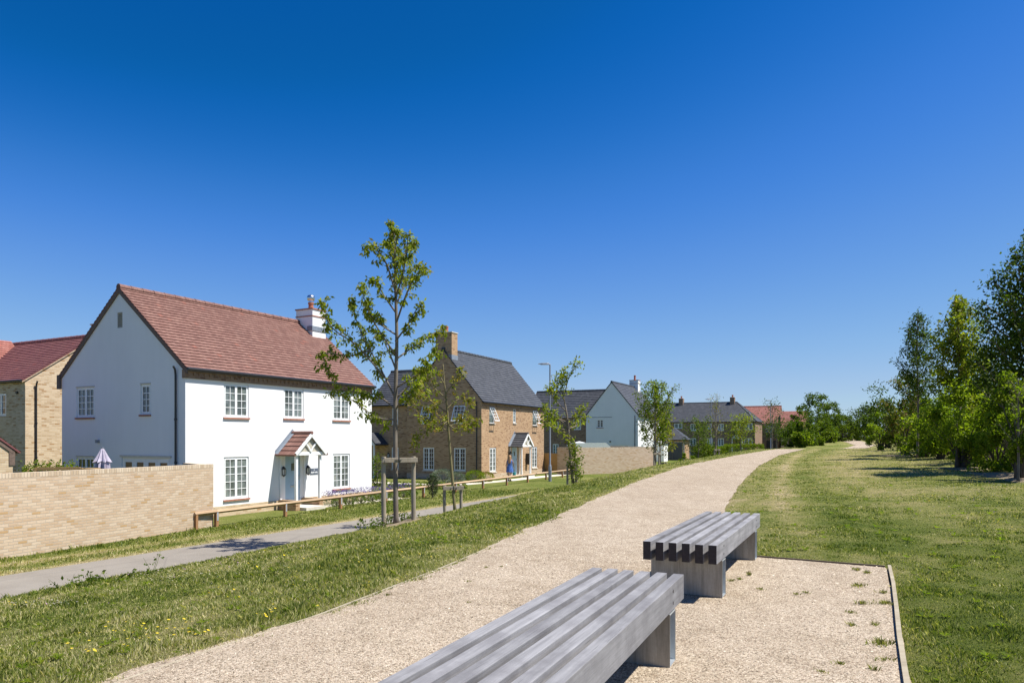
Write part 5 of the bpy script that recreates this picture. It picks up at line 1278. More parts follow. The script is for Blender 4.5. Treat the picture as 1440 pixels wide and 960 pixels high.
hedge = [ # px, Z, rx, ry, H, n, size, mat, base, trunk, spiky, label
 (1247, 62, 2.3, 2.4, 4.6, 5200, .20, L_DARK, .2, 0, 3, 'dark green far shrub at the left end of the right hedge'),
 (1238, 55, 1.1, 1.2, 2.5, 3000, .16, L_HEDGE, .2, .25, 2, 'low bright green shrub on a stubby trunk nearest the far path bend'),
 (1272, 43, 1.5, 1.6, 3.9, 6500, .15, L_RUST, .45, .26, 6, 'rust flecked tall shrub on a dark stubby trunk'),
 (1300, 40, 1.6, 1.6, 2.7, 6000, .14, L_HEDGE, .0, 0, 4, 'bright green shrub filling the gap below the feathery tree'),
 (1322, 36, 1.5, 1.5, 2.6, 6000, .13, L_HEDGE, .0, 0, 4, 'mid green shrub behind and left of the thick trunked shrub'),
 (1352, 27.5, 1.45, 1.4, 2.75, 9000, .11, L_HEDGE, .5, .27, 8, 'leafy shrub on the thick brown trunk in the middle of the hedge'),
 (1378, 30, 1.3, 1.4, 2.5, 6500, .12, L_HEDGE, .0, 0, 4, 'shrub just right of the thick trunked shrub'),
 (1402, 26, 1.15, 1.2, 2.3, 7500, .105, L_HEDGE, .0, 0, 6, 'dense shrub with pale leaves sloping down to the lawn'),
 (1434, 21.6, .85, .9, 2.7, 6200, .10, L_BRIGHT, .5, .18, 6, 'upright dark shrub on a grey trunk at the right edge'),
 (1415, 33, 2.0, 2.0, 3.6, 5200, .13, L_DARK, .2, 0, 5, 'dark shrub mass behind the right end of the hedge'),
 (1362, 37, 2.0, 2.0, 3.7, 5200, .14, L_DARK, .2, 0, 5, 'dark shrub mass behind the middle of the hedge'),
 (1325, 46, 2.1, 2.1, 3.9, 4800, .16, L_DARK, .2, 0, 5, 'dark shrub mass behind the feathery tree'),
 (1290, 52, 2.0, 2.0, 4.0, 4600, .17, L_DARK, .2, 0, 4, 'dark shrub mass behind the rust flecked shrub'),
]
for i, (px, Z, rx, ry, H, n, s, m, ba, tr, spk, lab) in enumerate(hedge):
    shrub('hedge_shrub', lab, sx(px, Z), Z, rx, ry, H, n, s, m, 100+i, 'shrub', HG, tr, base=ba, spiky=spk)
shrub('hedge_shrub', 'low shrub right of the grey trunk just past the picture edge', sx(1475, 25), 25, 1.4, 1.4, 2.6, 3000, .12, L_MID, 130, 'shrub', HG, 0)
TG = 'trees standing in the right hedge'
auto_tree('hedge_tree', 'feathery round headed tree with a thin pale trunk in the right hedge', 'tree', sx(1290, 38), 38, 7.7, .36, .95, 30, .055, 5600, .14, L_DARK, 41, TG, up=1.2, twig=.5, sp=.12, start=.1, cone=.25)
auto_tree('hedge_tree', 'pointed broad leaved tree rising from the middle of the right hedge', 'tree', sx(1348, 28.5), 28.5, 6.9, .34, 1.15, 30, .06, 6000, .165, L_CHERRY, 42, TG, up=.95, twig=.45, sp=.10, start=.05, cone=.5)
auto_tree('hedge_tree', 'darkest large spreading tree leaving the picture at the right edge', 'tree', sx(1450, 24.5), 24.5, 8.0, .22, 2.4, 50, .11, 18000, .15, L_DARK, 43, TG, up=.75, twig=.6, sp=.16, start=.05, cone=.62)
auto_tree('hedge_tree', 'slim dark tree between the pointed tree and the right edge', 'tree', sx(1388, 31), 31, 4.9, .3, 1.3, 20, .07, 2600, .15, L_MID, 44, TG, up=1.0, twig=.5, sp=.13)
auto_tree('hedge_tree', 'small pale leaved sapling at the right edge of the hedge', 'tree', sx(1432, 21.0), 21.0, 3.1, .3, .5, 10, .03, 520, .12, L_BRIGHT, 45, TG, up=1.2, twig=.3, sp=.06)

# far bushes where the path bends
far = [(1113, 84, 1.6, 3.2, L_MID, 0), (1124, 88, 1.9, 4.0, L_DARK, 2), (1134, 82, 1.6, 3.4, L_MID, 2), (1143, 96, 2.2, 5.4, L_DARK, 8), (1156, 98, 2.1, 5.5, L_MID, 8), (1150, 84, 1.5, 2.3, L_BRIGHT, 2),
       (1168, 104, 2.0, 4.9, L_DARK, 9), (1176, 108, 2.0, 4.6, L_MID, 3), (1187, 108, 2.1, 4.9, L_MID, 1), (1197, 112, 1.6, 3.0, L_BRIGHT, 0), (1163, 97, 1.5, 2.3, L_BRIGHT, 0), (1128, 79, 1.2, 2.0, L_BRIGHT, 0), (1208, 118, 1.6, 2.8, L_MID, 0), (1180, 125, 2.4, 4.4, L_DARK, 0), (1160, 125, 2.4, 4.4, L_DARK, 0), (1228, 120, 1.8, 2.8, L_MID, 0)]
fl = ['small mid green bush next to the red roofed house', 'dark bush second from the red roofed house', 'leafy bush just left of the litter bin', 'tallest spiky dark bush left of centre in the far clump', 'tall mid green bush beside the tallest spiky one', 'low bright bush right behind the litter bin',
      'dark feathery bush right of the tall pair', 'mid green bush in the middle of the far clump', 'rounded green bush at the right of the far clump', 'low bright bush at the far right of the clump beside the path', 'low yellow green bush at the foot of the tall pair', 'low bright bush left of the litter bin', 'small bush behind the far bend of the path', 'dark bush mass behind the rounded green bush', 'dark bush mass behind the tall pair', 'small bush at the left foot of the right hedge far away']
for i, ((px, Z, rx, H, m, spk), lab) in enumerate(zip(far, fl)):
    shrub('far_bush', lab, sx(px, Z), Z, rx, rx, H, 2300, .26, m, 200+i, 'bush', 'far bushes where the path bends', 0, nclump=26, spiky=spk)
auto_tree('far_tree', 'lone round far tree right of the far bushes beside the distant path', 'tree', sx(1216, 112), 112, 5.2, .22, 2.3, 24, .12, 3200, .28, L_DARK, 61, None, up=.6, twig=.7, sp=.25)
# greenery in front of the terrace
def boxhedge(label, x, y, L, D, H, rz, n, mat, seed, size=.12):
    r = np.random.default_rng(seed); h = thing('clipped_hedge', label, 'hedge', (x, y, gzf(x, y)-.1), rz)
    C = r.uniform(-.5, .5, (n, 3)); ax = r.integers(0, 3, n); sgn = np.where(r.uniform(size=n) < .5, -.5, .5)
    for a in range(3): C[ax == a, a] = np.where(a == 2, .5, sgn[ax == a])
    C = C*np.array([L, D, H])+np.array([0, 0, H/2])+r.normal(size=(n, 3))*.07
    mb = MB()
    for k in range(int(L/.4)): mb.tube([(-L/2+.2+k*.4, 0, -.1), (-L/2+.2+k*.4, 0, H*.8)], .03, 5)
    mb.build('stems', M_BARKD, h); np_mesh('foliage', leaf_quads(C, size, .0, .6, seed), 4, mat, h)
boxhedge('clipped bright green hedge in front of the terrace windows', 25.4, 78, 4.2, 1.0, 1.9, R(10), 5000, L_BRIGHT, 300, .15)
boxhedge('short clipped hedge left of the terrace doorway', 21.4, 76, 2.6, 1.0, 1.9, R(10), 3200, L_BRIGHT, 301, .15)
shrub('garden_bush', 'broad green bush between the garage and the second street lamp', sx(989, 76), 76, 1.3, 1.2, 2.9, 2800, .2, L_MID, 302, group='bushes before the terrace')
shrub('garden_bush', 'lower yellow green bush at the foot of the second street lamp', sx(1003, 74), 74, 1.0, 1.0, 2.1, 2200, .18, L_BRIGHT, 303, group='bushes before the terrace')
shrub('garden_bush', 'small bush at the foot of the garage wall', sx(968, 72), 72, .9, .9, 1.5, 1500, .16, L_BRIGHT, 304, group='bushes before the terrace')

# ================================================================== front gardens
def gpath(name, pts, w, mat=M_PAVE):
    V = []; F = []; P = [Vector(p) for p in pts]
    for i, p in enumerate(P):
        d = (P[min(i+1, len(P)-1)]-P[max(i-1, 0)]).normalized(); n = Vector((d.y, -d.x))
        for s in (-.5, .5): q = p+n*w*s; V.append((q.x, q.y, GZ+.004))
    for i in range(len(P)-1): F.append((2*i, 2*i+1, 2*i+3, 2*i+2))
    me = bpy.data.meshes.new(name); me.from_pydata(V, [], F); me.materials.append(mat); o = bpy.data.objects.new(name, me); COL.objects.link(o); return tag(o, kind='structure')
gpath('garden_path', [(-8.9, 28.2), (-7.5, 30.6), (-6.2, 32.6), (-5.2, 34.1)], .85)
gpath('garden_path', [(-10.2, 46.5), (-7.5, 45.0), (-5.0, 43.6), (-3.0, 43.9), (-.5, 47.4), (2.2, 52.4), (4.0, 55.2)], 1.1)
M_BED = simple('bed_soil', (.20, .15, .10), .95, var=.3, nscale=10, bump=.8)
hs, hc = math.sin(R(27.6)), math.cos(R(27.6))
def hl(s, o): return (-11.3+s*hs+o*hc, 24.6+s*hc-o*hs)      # point on the white house frontage: s along, o out
def lavender(x, y, seed, lab):
    r = np.random.default_rng(seed); h = thing('lavender_plant', lab, 'lavender', (x, y, GZ), 0, 'lavender row along the white house')
    n = 420; g = r.normal(size=(n, 3)); g /= np.linalg.norm(g, axis=1)[:, None]; C = g*np.array([.27, .27, .2])*(r.uniform(.4, 1, n)[:, None])+np.array([0, 0, .2]); C[:, 2] = np.abs(C[:, 2])
    np_mesh('foliage', leaf_quads(C, .09, -.5, .25, seed), 4, L_GREYG, h)
    m = 120; a = r.uniform(0, 6.28, m); q = np.sqrt(r.uniform(0, 1, m))*.34; hh = r.uniform(.36, .60, m)
    C = np.stack([q*np.cos(a), q*np.sin(a), hh], 1); V = leaf_quads(C, .085, -1.6, .3, seed+1); np_mesh('flowers', V, 4, L_LAV, h)
labs = ['lavender plant nearest the white house porch', 'second lavender plant from the white porch', 'third lavender plant from the white porch', 'fourth lavender plant from the white porch, below the right window', 'fifth lavender plant from the white porch', 'sixth lavender plant from the white porch', 'seventh lavender plant, by the white house corner', 'lavender plant just past the white house corner', 'lavender plant behind the tall tree stakes', 'last lavender plant at the end of the row']
for k in range(10):
    x, y = hl(6.55+k*.62, .62); lavender(x, y, 400+k, labs[k])
def ball(label, x, y, r_, mat, seed, n=500, size=.06, flat=.8, cat='shrub', group=None, name='round_shrub'):
    r = np.random.default_rng(seed); h = thing(name, label, cat, (x, y, GZ), 0, group)
    g = r.normal(size=(n, 3)); g /= np.linalg.norm(g, axis=1)[:, None]; C = g*np.array([r_, r_, r_*flat])*(r.uniform(.75, 1.05, n)[:, None])+np.array([0, 0, r_*flat]); C[:, 2] = np.abs(C[:, 2])
    mb = MB(); mb.tube([(0, 0, -.05), (0, 0, r_)], .02, 5)
    for k in range(5): a = k*1.3; mb.tube([(0, 0, .02), (r_*.6*math.cos(a), r_*.6*math.sin(a), r_*flat*1.2)], [.015, .008], 4)
    mb.build('stems', M_BARKD, h); np_mesh('foliage', leaf_quads(C, size, 0, .55, seed), 4, mat, h)
for k in range(8):
    x, y = hl(6.4+k*.78, 1.12); ball(('green mound nearest the porch in the edge of the lavender bed', 'second green mound from the porch at the bed edge', 'third green mound from the porch at the bed edge', 'fourth green mound from the porch at the bed edge', 'fifth green mound from the porch at the bed edge', 'sixth green mound, level with the white house corner', 'seventh green mound beside the tall stakes', 'last green mound at the far end of the lavender bed')[k], x, y, .21, L_MID, 430+k, 420, .06, group='green mounds edging the lavender bed')
ORD = ['first', 'second', 'third', 'fourth', 'fifth', 'sixth', 'seventh', 'eighth', 'ninth', 'tenth', 'last']
for k in range(11):
    t = k/10; x = -6.6+t*3.9; y = 38.6+t*1.6; ball(ORD[k]+' clipped ball from the left in the front dotted row across the lawn', x, y, .16, L_BRIGHT, 460+k, 220, .07, group='clipped balls in a dotted row')
for k in range(9):
    t = k/8; x = -7.0+t*2.9; y = 41.8+t*.2; ball(ORD[k]+' clipped ball from the left in the back row along the curved pale path', x, y, .17, L_BRIGHT, 480+k, 220, .07, group='clipped balls in the back row')
auto_tree('conifer', 'small dark upright conifer on the lawn in front of the brick house', 'conifer', -.1115*33.8, 33.8, 1.1, .04, .3, 30, .02, 1600, .07, L_CONIF, 71, z=GZ, up=1.2, twig=.14, sp=.035)
ball('large silver grey round shrub below the brick gable', -4.35, 44.9, .72, L_GREYG, 500, 2600, .07, .62)
ball('second silver grey shrub overlapping the large one', -3.55, 45.3, .55, L_GREYG, 501, 1700, .07, .62)
ball('yellow green spreading shrub at the brick house corner', -2.35, 45.7, .62, L_BRIGHT, 502, 1500, .08, .62)
ball('yellow green grassy shrub beside the brick house downpipe', -1.7, 46.6, .5, L_YOUNG, 503, 1000, .09, .6)
auto_tree('garden_shrub', 'small light green standard shrub beside the white house far corner', 'shrub', -.190*42, 42, 1.75, .3, .5, 12, .025, 620, .11, L_BRIGHT, 72, z=GZ, twig=.25)
ball('dark ferny plant under the light green standard shrub', -.186*42.3, 42.3, .4, L_MID, 504, 700, .09, .7)
def climbing():
    h = thing('garden_plant', 'green leafy plants showing above the near wall beside the yellow brick house', 'plant', (-14.6, 22.4, GZ))
    r = np.random.default_rng(5); n = 900; C = np.stack([r.uniform(-.75, .85, n), r.normal(0, .15, n), 1.7+r.uniform(0, .32, n)**1.0*(1+.5*np.sin(r.uniform(0, 6, n)))], 1)
    mb = MB()
    for k in range(8): mb.tube([(-.7+k*.2, 0, 0), (-.7+k*.2, 0, 1.85)], .012, 5)
    mb.build('stems', M_BARKD, h); np_mesh('foliage', leaf_quads(C, .10, .1, .5, 5), 4, L_BRIGHT, h)
climbing()

# soil rings and weeds at the tree bases
def weeds(label, x, y, n, H, spread, mat, seed, size=.08, name='weed_clump', group='weeds round the staked trees'):
    r = np.random.default_rng(seed); h = thing(name, label, 'weeds', (x, y, gzf(x, y)), 0, group)
    mb = MB(); C = []
    for k in range(n):
        a = r.uniform(0, 6.28); q = spread*math.sqrt(r.uniform()); b = Vector((q*math.cos(a), q*math.sin(a), -.02)); e = b+Vector((r.normal(0, .1), r.normal(0, .1), H*r.uniform(.4, 1)))
        mb.tube([b, (b+e)/2+Vector((.01, 0, 0)), e], [.005, .004, .002], 4)
        for j in range(9): C.append(b.lerp(e, r.uniform(.1, 1))+Vector(r.normal(size=3))*.035)
    mb.build('stems', mat, h); np_mesh('leaves', leaf_quads(np.array(C), size, .1, .5, seed), 4, mat, h)
weeds('tall weeds left of the tall stakes by the footpath', sx(522, 17.6), 17.6, 26, .32, .32, L_MID, 601)
weeds('scrambling weeds between the tall stakes and the tallest young tree', sx(550, 18.9), 18.9, 24, .62, .38, L_MID, 602)
weeds('small weeds to the right of the tallest young tree', sx(572, 19), 19.1, 12, .3, .25, L_MID, 603)
weeds('single tall weed on the bank edge left of centre against the tarmac', sx(214, 12.4), 12.4, 3, .42, .05, L_MID, 604, .06)
weeds('weeds fringing the tarmac near the left picture edge', sx(88, 11.3), 11.3, 9, .22, .3, L_MID, 605, .06)
weeds('thin weeds fringing the tarmac between two weed tufts', sx(110, 11.6), 11.6, 6, .26, .3, L_MID, 606, .06)
weeds('weed patch at the bank edge below the rail fence end', sx(135, 11.7), 11.7, 18, .22, .45, L_MID, 607, .07)
# soil patch on ground under tree A
def soil(name, x, y, rx, ry, rz, seed, mat=M_SOIL):
    r = np.random.default_rng(seed); V = [(x, y, gzf(x, y)+.035)]; F = []; n = 30; m = 4
    for j in range(1, m+1):
        for k in range(n):
            a = 2*math.pi*k/n; q = (1+.16*math.sin(3*a+seed)+.1*math.sin(7*a))*j/m; u, v = rx*q*math.cos(a), ry*q*math.sin(a); X = x+u*math.cos(rz)-v*math.sin(rz); Y = y+u*math.sin(rz)+v*math.cos(rz)
            V.append((X, Y, gzf(X, Y)+.035*(1-(j/m)**2)+(.006 if j < m else -.03)+r.uniform(0, .012)))
    for k in range(n): F.append((0, 1+k, 1+(k+1) % n))
    for j in range(m-1):
        for k in range(n): a = 1+j*n+k; b = 1+j*n+(k+1) % n; F.append((a, a+n, b+n, b))
    me = bpy.data.meshes.new(name); me.from_pydata(V, [], F); me.materials.append(mat); me.polygons.foreach_set('use_smooth', [True]*len(F)); o = bpy.data.objects.new(name, me); COL.objects.link(o); return tag(o, kind='structure')
soil('bare_soil', sx(557, 18.5), 18.5, 1.1, .65, R(60), 1)
for i, (px, Z, a, b) in enumerate(((1275, 42, 1.5, 1.6), (1352, 27.6, 1.3, 1.1), (1405, 24.2, 1.2, 1.0), (1440, 21.6, 1.0, .7))): soil('bare_soil', sx(px, Z), Z, a, b, R(60), 3+i)

# ================================================================== person
def person():
    x, y = sx(717, 47.2), 47.2
    h = thing('person', 'person with long fair hair and blue dress walking past the porch with a teal bag', 'person', (x, y, GZ), R(-15))
    sk = bpy.data.materials  # skin below
    M_SKIN = simple('skin', (.52, .30, .21), .6, var=.05)
    me = bpy.data.meshes.new('body'); 
    J = [(0, 0, .90, .13, .10), (0, .01, 1.08, .11, .085), (0, .015, 1.28, .14, .09), (0, .01, 1.40, .10, .07), (0, .0, 1.47, .048, .048), (0, -.0, 1.53, .06, .065), (0, 0, 1.60, .082, .10), (0, 0, 1.67, .055, .07),
         (-.09, .0, .82, .085, .085), (-.10, .10, .48, .058, .058), (-.10, .02, .12, .034, .034), (-.10, .14, .035, .035, .03),
         (.09, .0, .82, .085, .085), (.10, -.06, .48, .058, .058), (.10, -.26, .16, .034, .034), (.10, -.18, .04, .035, .03),
         (-.17, .01, 1.38, .05, .05), (-.23, -.04, 1.12, .04, .04), (-.25, .06, .90, .028, .028), (-.25, .09, .80, .034, .02),
         (.17, .01, 1.38, .05, .05), (.23, .02, 1.12, .04, .04), (.26, .10, .90, .028, .028), (.27, .12, .80, .034, .02)]
    E_ = [(0, 1), (1, 2), (2, 3), (3, 4), (4, 5), (5, 6), (6, 7), (0, 8), (8, 9), (9, 10), (10, 11), (0, 12), (12, 13), (13, 14), (14, 15), (3, 16), (16, 17), (17, 18), (18, 19), (3, 20), (20, 21), (21, 22), (22, 23)]
    # fingers and thumb, short chains from each palm
    for palm, sgn in ((19, -1), (23, 1)):
        px_, py_, pz_ = J[palm][:3]
        for k in range(4):
            J.append((px_+.0, py_-.027+.018*k, pz_-.05, .009, .009)); J.append((px_-sgn*.008, py_-.027+.018*k, pz_-.075-.006*(k in (1, 2)), .008, .008)); i = len(J)-2; E_ += [(palm, i), (i, i+1)]
        J.append((px_-sgn*.012, py_+.04, pz_-.015, .010, .010)); E_.append((palm, len(J)-1))
    me.from_pydata([j[:3] for j in J], E_, [])
    o = bpy.data.objects.new('body', me); COL.objects.link(o)
    md = o.modifiers.new('skin', 'SKIN')
    if not me.skin_vertices: 
        bm = bmesh.new(); bm.from_mesh(me); bm.verts.layers.skin.verify(); bm.to_mesh(me); bm.free()
    for i, j in enumerate(J): me.skin_vertices[0].data[i].radius = (j[3], j[4]); me.skin_vertices[0].data[i].use_root = (i == 0)
    s = o.modifiers.new('sub', 'SUBSURF'); s.levels = 2; s.render_levels = 2
    dg = bpy.context.evaluated_depsgraph_get(); m2 = bpy.data.meshes.new_from_object(o.evaluated_get(dg))
    bpy.data.objects.remove(o); m2.materials.clear(); m2.materials.append(M_SKIN); m2.name = 'body'
    for p in m2.polygons: p.use_smooth = True
    b = bpy.data.objects.new('body', m2); COL.objects.link(b); b.parent = h
    def shell(name, prof, mat, n=24, fold=0):
        mb = MB(); rings = []
        for (z, rx, ry, cy) in prof:
            rings.append([mb.vert((rx*(1+fold*math.cos(9*t)*(1.3-z))*math.cos(t), cy+ry*(1+fold*math.cos(9*t)*(1.3-z))*math.sin(t), z)) for t in [2*math.pi*j/n for j in range(n)]])
        for k in range(len(rings)-1):
            for j in range(n): mb.faceidx([rings[k][j], rings[k][(j+1) % n], rings[k+1][(j+1) % n], rings[k+1][j]])
        mb.faceidx(rings[-1]); return mb.build(name, mat, h, smooth=True)
    shell('dress', [(.60, .25, .22, .01), (.75, .225, .19, .01), (.92, .19, .16, .01), (1.06, .145, .12, .012), (1.22, .172, .135, .015), (1.34, .19, .125, .012), (1.42, .14, .10, .01), (1.45, .075, .07, .0)], simple('blue_print_dress', (.06, .14, .40), .8, var=.7, nscale=14), 27, .10)
    hb = MB(); n = 18; rings = []
    for (z, r_, cy) in ((1.16, .075, -.10), (1.26, .105, -.095), (1.40, .11, -.07), (1.52, .105, -.03), (1.62, .108, -.012), (1.69, .085, -.008), (1.725, .03, -.005)):
        rings.append([hb.vert((r_*1.0*math.cos(t), cy+r_*(.95 if z > 1.5 else .6)*math.sin(t), z)) for t in [2*math.pi*j/n for j in range(n)]])
    for k in range(len(rings)-1):
        for j in range(n): hb.faceidx([rings[k][j], rings[k][(j+1) % n], rings[k+1][(j+1) % n], rings[k+1][j]])
    hb.faceidx(rings[0][::-1]); hb.faceidx(rings[-1]); hb.build('hair', simple('fair_hair', (.36, .20, .09), .6, var=.3, nscale=20), h, smooth=True)
    # face on the far side (walking away): eyes, nose, mouth
    fb = MB(); fb.lathe((-.03, .093, 1.60), [(.004, -.01), (.011, 0), (.004, .01)], 8); fb.lathe((.03, .093, 1.60), [(.004, -.01), (.011, 0), (.004, .01)], 8); fb.build('eyes', M_BLACK, h)
    nb = MB(); nb.lathe((0, .105, 1.565), [(.012, -.012), (.014, 0), (.006, .03)], 8); nb.build('nose', M_SKIN, h)
    lb = MB(); lb.box(-.022, .022, .085, .098, 1.528, 1.538); lb.build('mouth', simple('lip', (.4, .13, .1), .6), h)
    sb = MB()
    for (sx_, sy_, sz_) in ((-.10, .09, .0), (.10, -.24, .03)):
        sb.box(sx_-.045, sx_+.045, sy_-.09, sy_+.15, sz_, sz_+.05); sb.box(sx_-.04, sx_+.04, sy_-.09, sy_-.0, sz_+.05, sz_+.10)
    sb.build('shoes', M_BLACK, h, bevel=.012)
    cr, sr = math.cos(R(-15)), math.sin(R(-15)); hx, hy = .275, .12; X = x+hx*cr-hy*sr; Y = y+hx*sr+hy*cr
    bag = thing('shopping_bag', 'teal shopping bag held by the person in the blue dress', 'bag', (X, Y, GZ+.24), R(-15))
    bb = MB(); i = [bb.vert(p) for p in ((-.10, -.15, 0), (.10, -.15, 0), (.10, .15, 0), (-.10, .15, 0), (-.05, -.19, .34), (.05, -.19, .34), (.05, .19, .34), (-.05, .19, .34))]
    for q in ((0, 3, 2, 1), (4, 5, 6, 7), (0, 1, 5, 4), (1, 2, 6, 5), (2, 3, 7, 6), (3, 0, 4, 7)): bb.faceidx([i[k] for k in q])
    bb.build('bag_body', simple('teal_fabric', (.02, .24, .24), .7), bag, bevel=.015)
    st = MB()
    for sx_ in (-.045, .045): st.tube(smooth_path([(sx_, -.1, .33), (sx_*.4, -.03, .49), (sx_*.4, .03, .49), (sx_, .1, .33)], 4), .008, 6)
    st.build('handle', simple('teal_fabric', (.02, .24, .24), .7), bag)
person()

# ================================================================== ground cover
def blades(name, N, rmin, rmax, hmin, hmax, wk, seed, amin=-38, amax=38, shape=3):
    r = np.random.default_rng(seed)
    rad = rmin*(rmax/rmin)**r.uniform(0, 1, N); a = np.radians(r.uniform(amin, amax, N)); x = rad*np.sin(a); y = rad*np.cos(a)
    L = Lx(y); Rr = Rx(y); RN = road_near(y)
    w = (vnoise(y, 3.3, .8, 8)-.5)*.16+(vnoise(y, 9.3, .17, 9)-.5)*.10+np.abs(r.normal(0, .07, N))*(vnoise(y, 1.3, .3, 19) > .55)
    ok = ((x < L+w+.02+r.normal(0, .02, N)) & (x > RN-.02+r.normal(0, .05, N))) | ((x > Rr+.02+np.abs(r.normal(0, .02, N))))
    ok |= (x < RN-2.75+r.normal(0, .03, N)) & (y > 12.5) & (y < 40) & (x > -9.6+(y-23)*.46-.5-np.clip((23-y), 0, 30)*-.07-.0) & ((x-(-12.1))*.93-(y-16.8)*.365 > .05)
    # do not grow through the soil ring
    x, y, rad = x[ok], y[ok], rad[ok]; n = len(x); z = gz(x, y)-.008
    dr = dryness(x, y)
    lush = np.clip(.75+.8*(vnoise(x, y, .8, 12)-.5)+1.3*(vnoise(x, y, .19, 13)-.5)+.5*(vnoise(x, y, .07, 14)-.5), .5, 1.9)
    leftb = (x < Lx(y)); hgt = r.uniform(hmin, hmax, n)*lush*np.where(leftb, 1.25, .8)*(1-.4*np.clip(dr, 0, 1))
    hgt *= np.where(leftb & (x-road_near(y) < .5), 1.4, 1)
    wd_ = wk*np.maximum(rad, 2.5)*r.uniform(.6, 1.3, n)
    t = r.uniform(0, 2*np.pi, n); bx, by = np.cos(t)*wd_/2, np.sin(t)*wd_/2
    lt = r.uniform(0, 2*np.pi, n); ll = hgt*np.abs(r.normal(0, .55, n))
    P0 = np.stack([x-bx, y-by, z], 1); P1 = np.stack([x+bx, y+by, z], 1)
    M = np.stack([x+np.cos(lt)*ll*.35, y+np.sin(lt)*ll*.35, z+hgt*.62], 1); T = np.stack([x+np.cos(lt)*ll, y+np.sin(lt)*ll, z+hgt*.95], 1)
    B = np.stack([bx*.7, by*.7, bx*0], 1)
    V = np.stack([P0, P1, M+B, T, M-B], 1)
    o = np_mesh(name, V, 5, M_BLADE, attr=dr); return tag(o, 'short patchy green and straw coloured grass on the bank and lawn', 'grass', kind='stuff')
blades('grass', 950000, 3.1, 70, .02, .066, .0011, 50)

def flowers(name, label, N, mat, size, regs, seed, hz=.05, cat='wildflowers'):
    r = np.random.default_rng(seed); C = []
    for (px, py, sxp, syp, k) in regs:
        X = r.normal(px, sxp, k); Yp = r.normal(py, syp, k)
        for a, b in zip(X, Yp):
            if b < 640: continue
            Z = 1.62*1000/(b-615); 
            for it in range(6):
                xx = (a-720)/1000*Z; zz = gzf(xx, Z); Z = (2.5-zz)*1000/(b-615)
                if Z > 60 or Z < 2: break
            if Z > 60 or Z < 2: continue
            xx = (a-720)/1000*Z
            if xx > float(Lx(Z))-.03 and xx < float(Rx(Z))+.05: continue
            if xx < float(road_near(Z))+.1: continue
            C.append((xx, Z, gzf(xx, Z)+hz*r.uniform(.7, 1.3)))
    C = np.array(C); V = []
    for (x, y, z) in C:
        s = size*r.uniform(.6, 1.2)*(1+y*.035); n = 6; t0 = r.uniform(0, 6)
        tl = r.normal(0, .25, 2)
        for k in range(n):
            a = t0+k*2*math.pi/n; b = a+.75; c = a+.37
            V.append([(x, y, z), (x+s*.7*math.cos(a), y+s*.7*math.sin(a), z+s*.25+tl[0]*s*math.cos(a)), (x+s*math.cos(c), y+s*math.sin(c), z+s*.3+tl[0]*s*math.cos(c)), (x+s*.7*math.cos(b), y+s*.7*math.sin(b), z+s*.25+tl[0]*s*math.cos(b))])
    o = np_mesh(name, np.array(V), 4, mat); return tag(o, label, cat, kind='stuff')
M_YF = simple('yellow_petal', (.75, .56, .02), .6, var=.1); M_WF = simple('white_clover', (.42, .38, .34), .7, var=.1); M_PF = simple('pink_petal', (.42, .22, .42), .7, var=.15)
flowers('yellow_wildflowers', 'tiny yellow wildflowers dotted through the grass', 0, M_YF, .0115,
        [(225, 893, 45, 10, 34), (130, 915, 40, 12, 12), (20, 852, 12, 3, 6), (620, 745, 60, 20, 60), (700, 740, 22, 10, 40), (520, 770, 80, 22, 40), (780, 690, 60, 12, 60), (400, 830, 80, 20, 30), (1420, 740, 25, 4, 12), (1300, 705, 60, 12, 14), (380, 870, 10, 8, 4), (1085, 745, 12, 8, 5), (420, 778, 60, 10, 8)], 70)
flowers('white_wildflowers', 'small white clover heads scattered in the grass', 0, M_WF, .0075,
        [(60, 850, 40, 4, 60), (230, 812, 60, 8, 120), (330, 800, 60, 10, 80), (620, 715, 60, 12, 90), (760, 685, 60, 10, 110), (1340, 690, 30, 3, 90), (1320, 700, 50, 6, 70), (1400, 690, 30, 6, 60), (900, 655, 50, 6, 60), (480, 760, 50, 10, 50)], 71)
flowers('pink_wildflowers', 'small mauve clover heads scattered in the grass', 0, M_PF, .009,
        [(200, 805, 60, 8, 40), (310, 790, 50, 8, 30), (1290, 674, 12, 2, 24), (1400, 683, 14, 2, 16), (1360, 705, 14, 2, 12), (1330, 722, 30, 6, 16), (80, 850, 40, 6, 14)], 72)

# broad leaved weeds in the lawn (rosettes)
def rosettes():
    r = np.random.default_rng(90); V = []
    for k in range(900):
        rad = 4.2*(26/4.2)**r.uniform(); a = R(r.uniform(-36, 37)); x = rad*math.sin(a); y = rad*math.cos(a)
        inL = x < float(Lx(y))-.05 and x > float(road_near(y))+.2; inR = x > float(Rx(y))+.12
        if not (inL or inR): continue
        if vnoise(x, y, 1.1, 31) < .45: continue
        z = gzf(x, y)+.01; s = r.uniform(.035, .085)*(1 if rad < 10 else 1.5); n = r.integers(5, 10); t0 = r.uniform(0, 6); s *= .7
        for j in range(n):
            t = t0+j*2*math.pi/n+r.normal(0, .35); c, sn = math.cos(t), math.sin(t); w = s*.2; l = s*r.uniform(.8, 1.3); up = r.uniform(.2, .8)*s
            V.append([(x, y, z), (x+c*l*.55-sn*w, y+sn*l*.55+c*w, z+up*.9), (x+c*l, y+sn*l, z+up*.8), (x+c*l*.55+sn*w, y+sn*l*.55-c*w, z+up*.9)])
    o = np_mesh('lawn_weeds', np.array(V), 4, L_BRIGHT); tag(o, 'broad leaved green weeds growing low among the grass', 'weeds', kind='stuff')
rosettes()

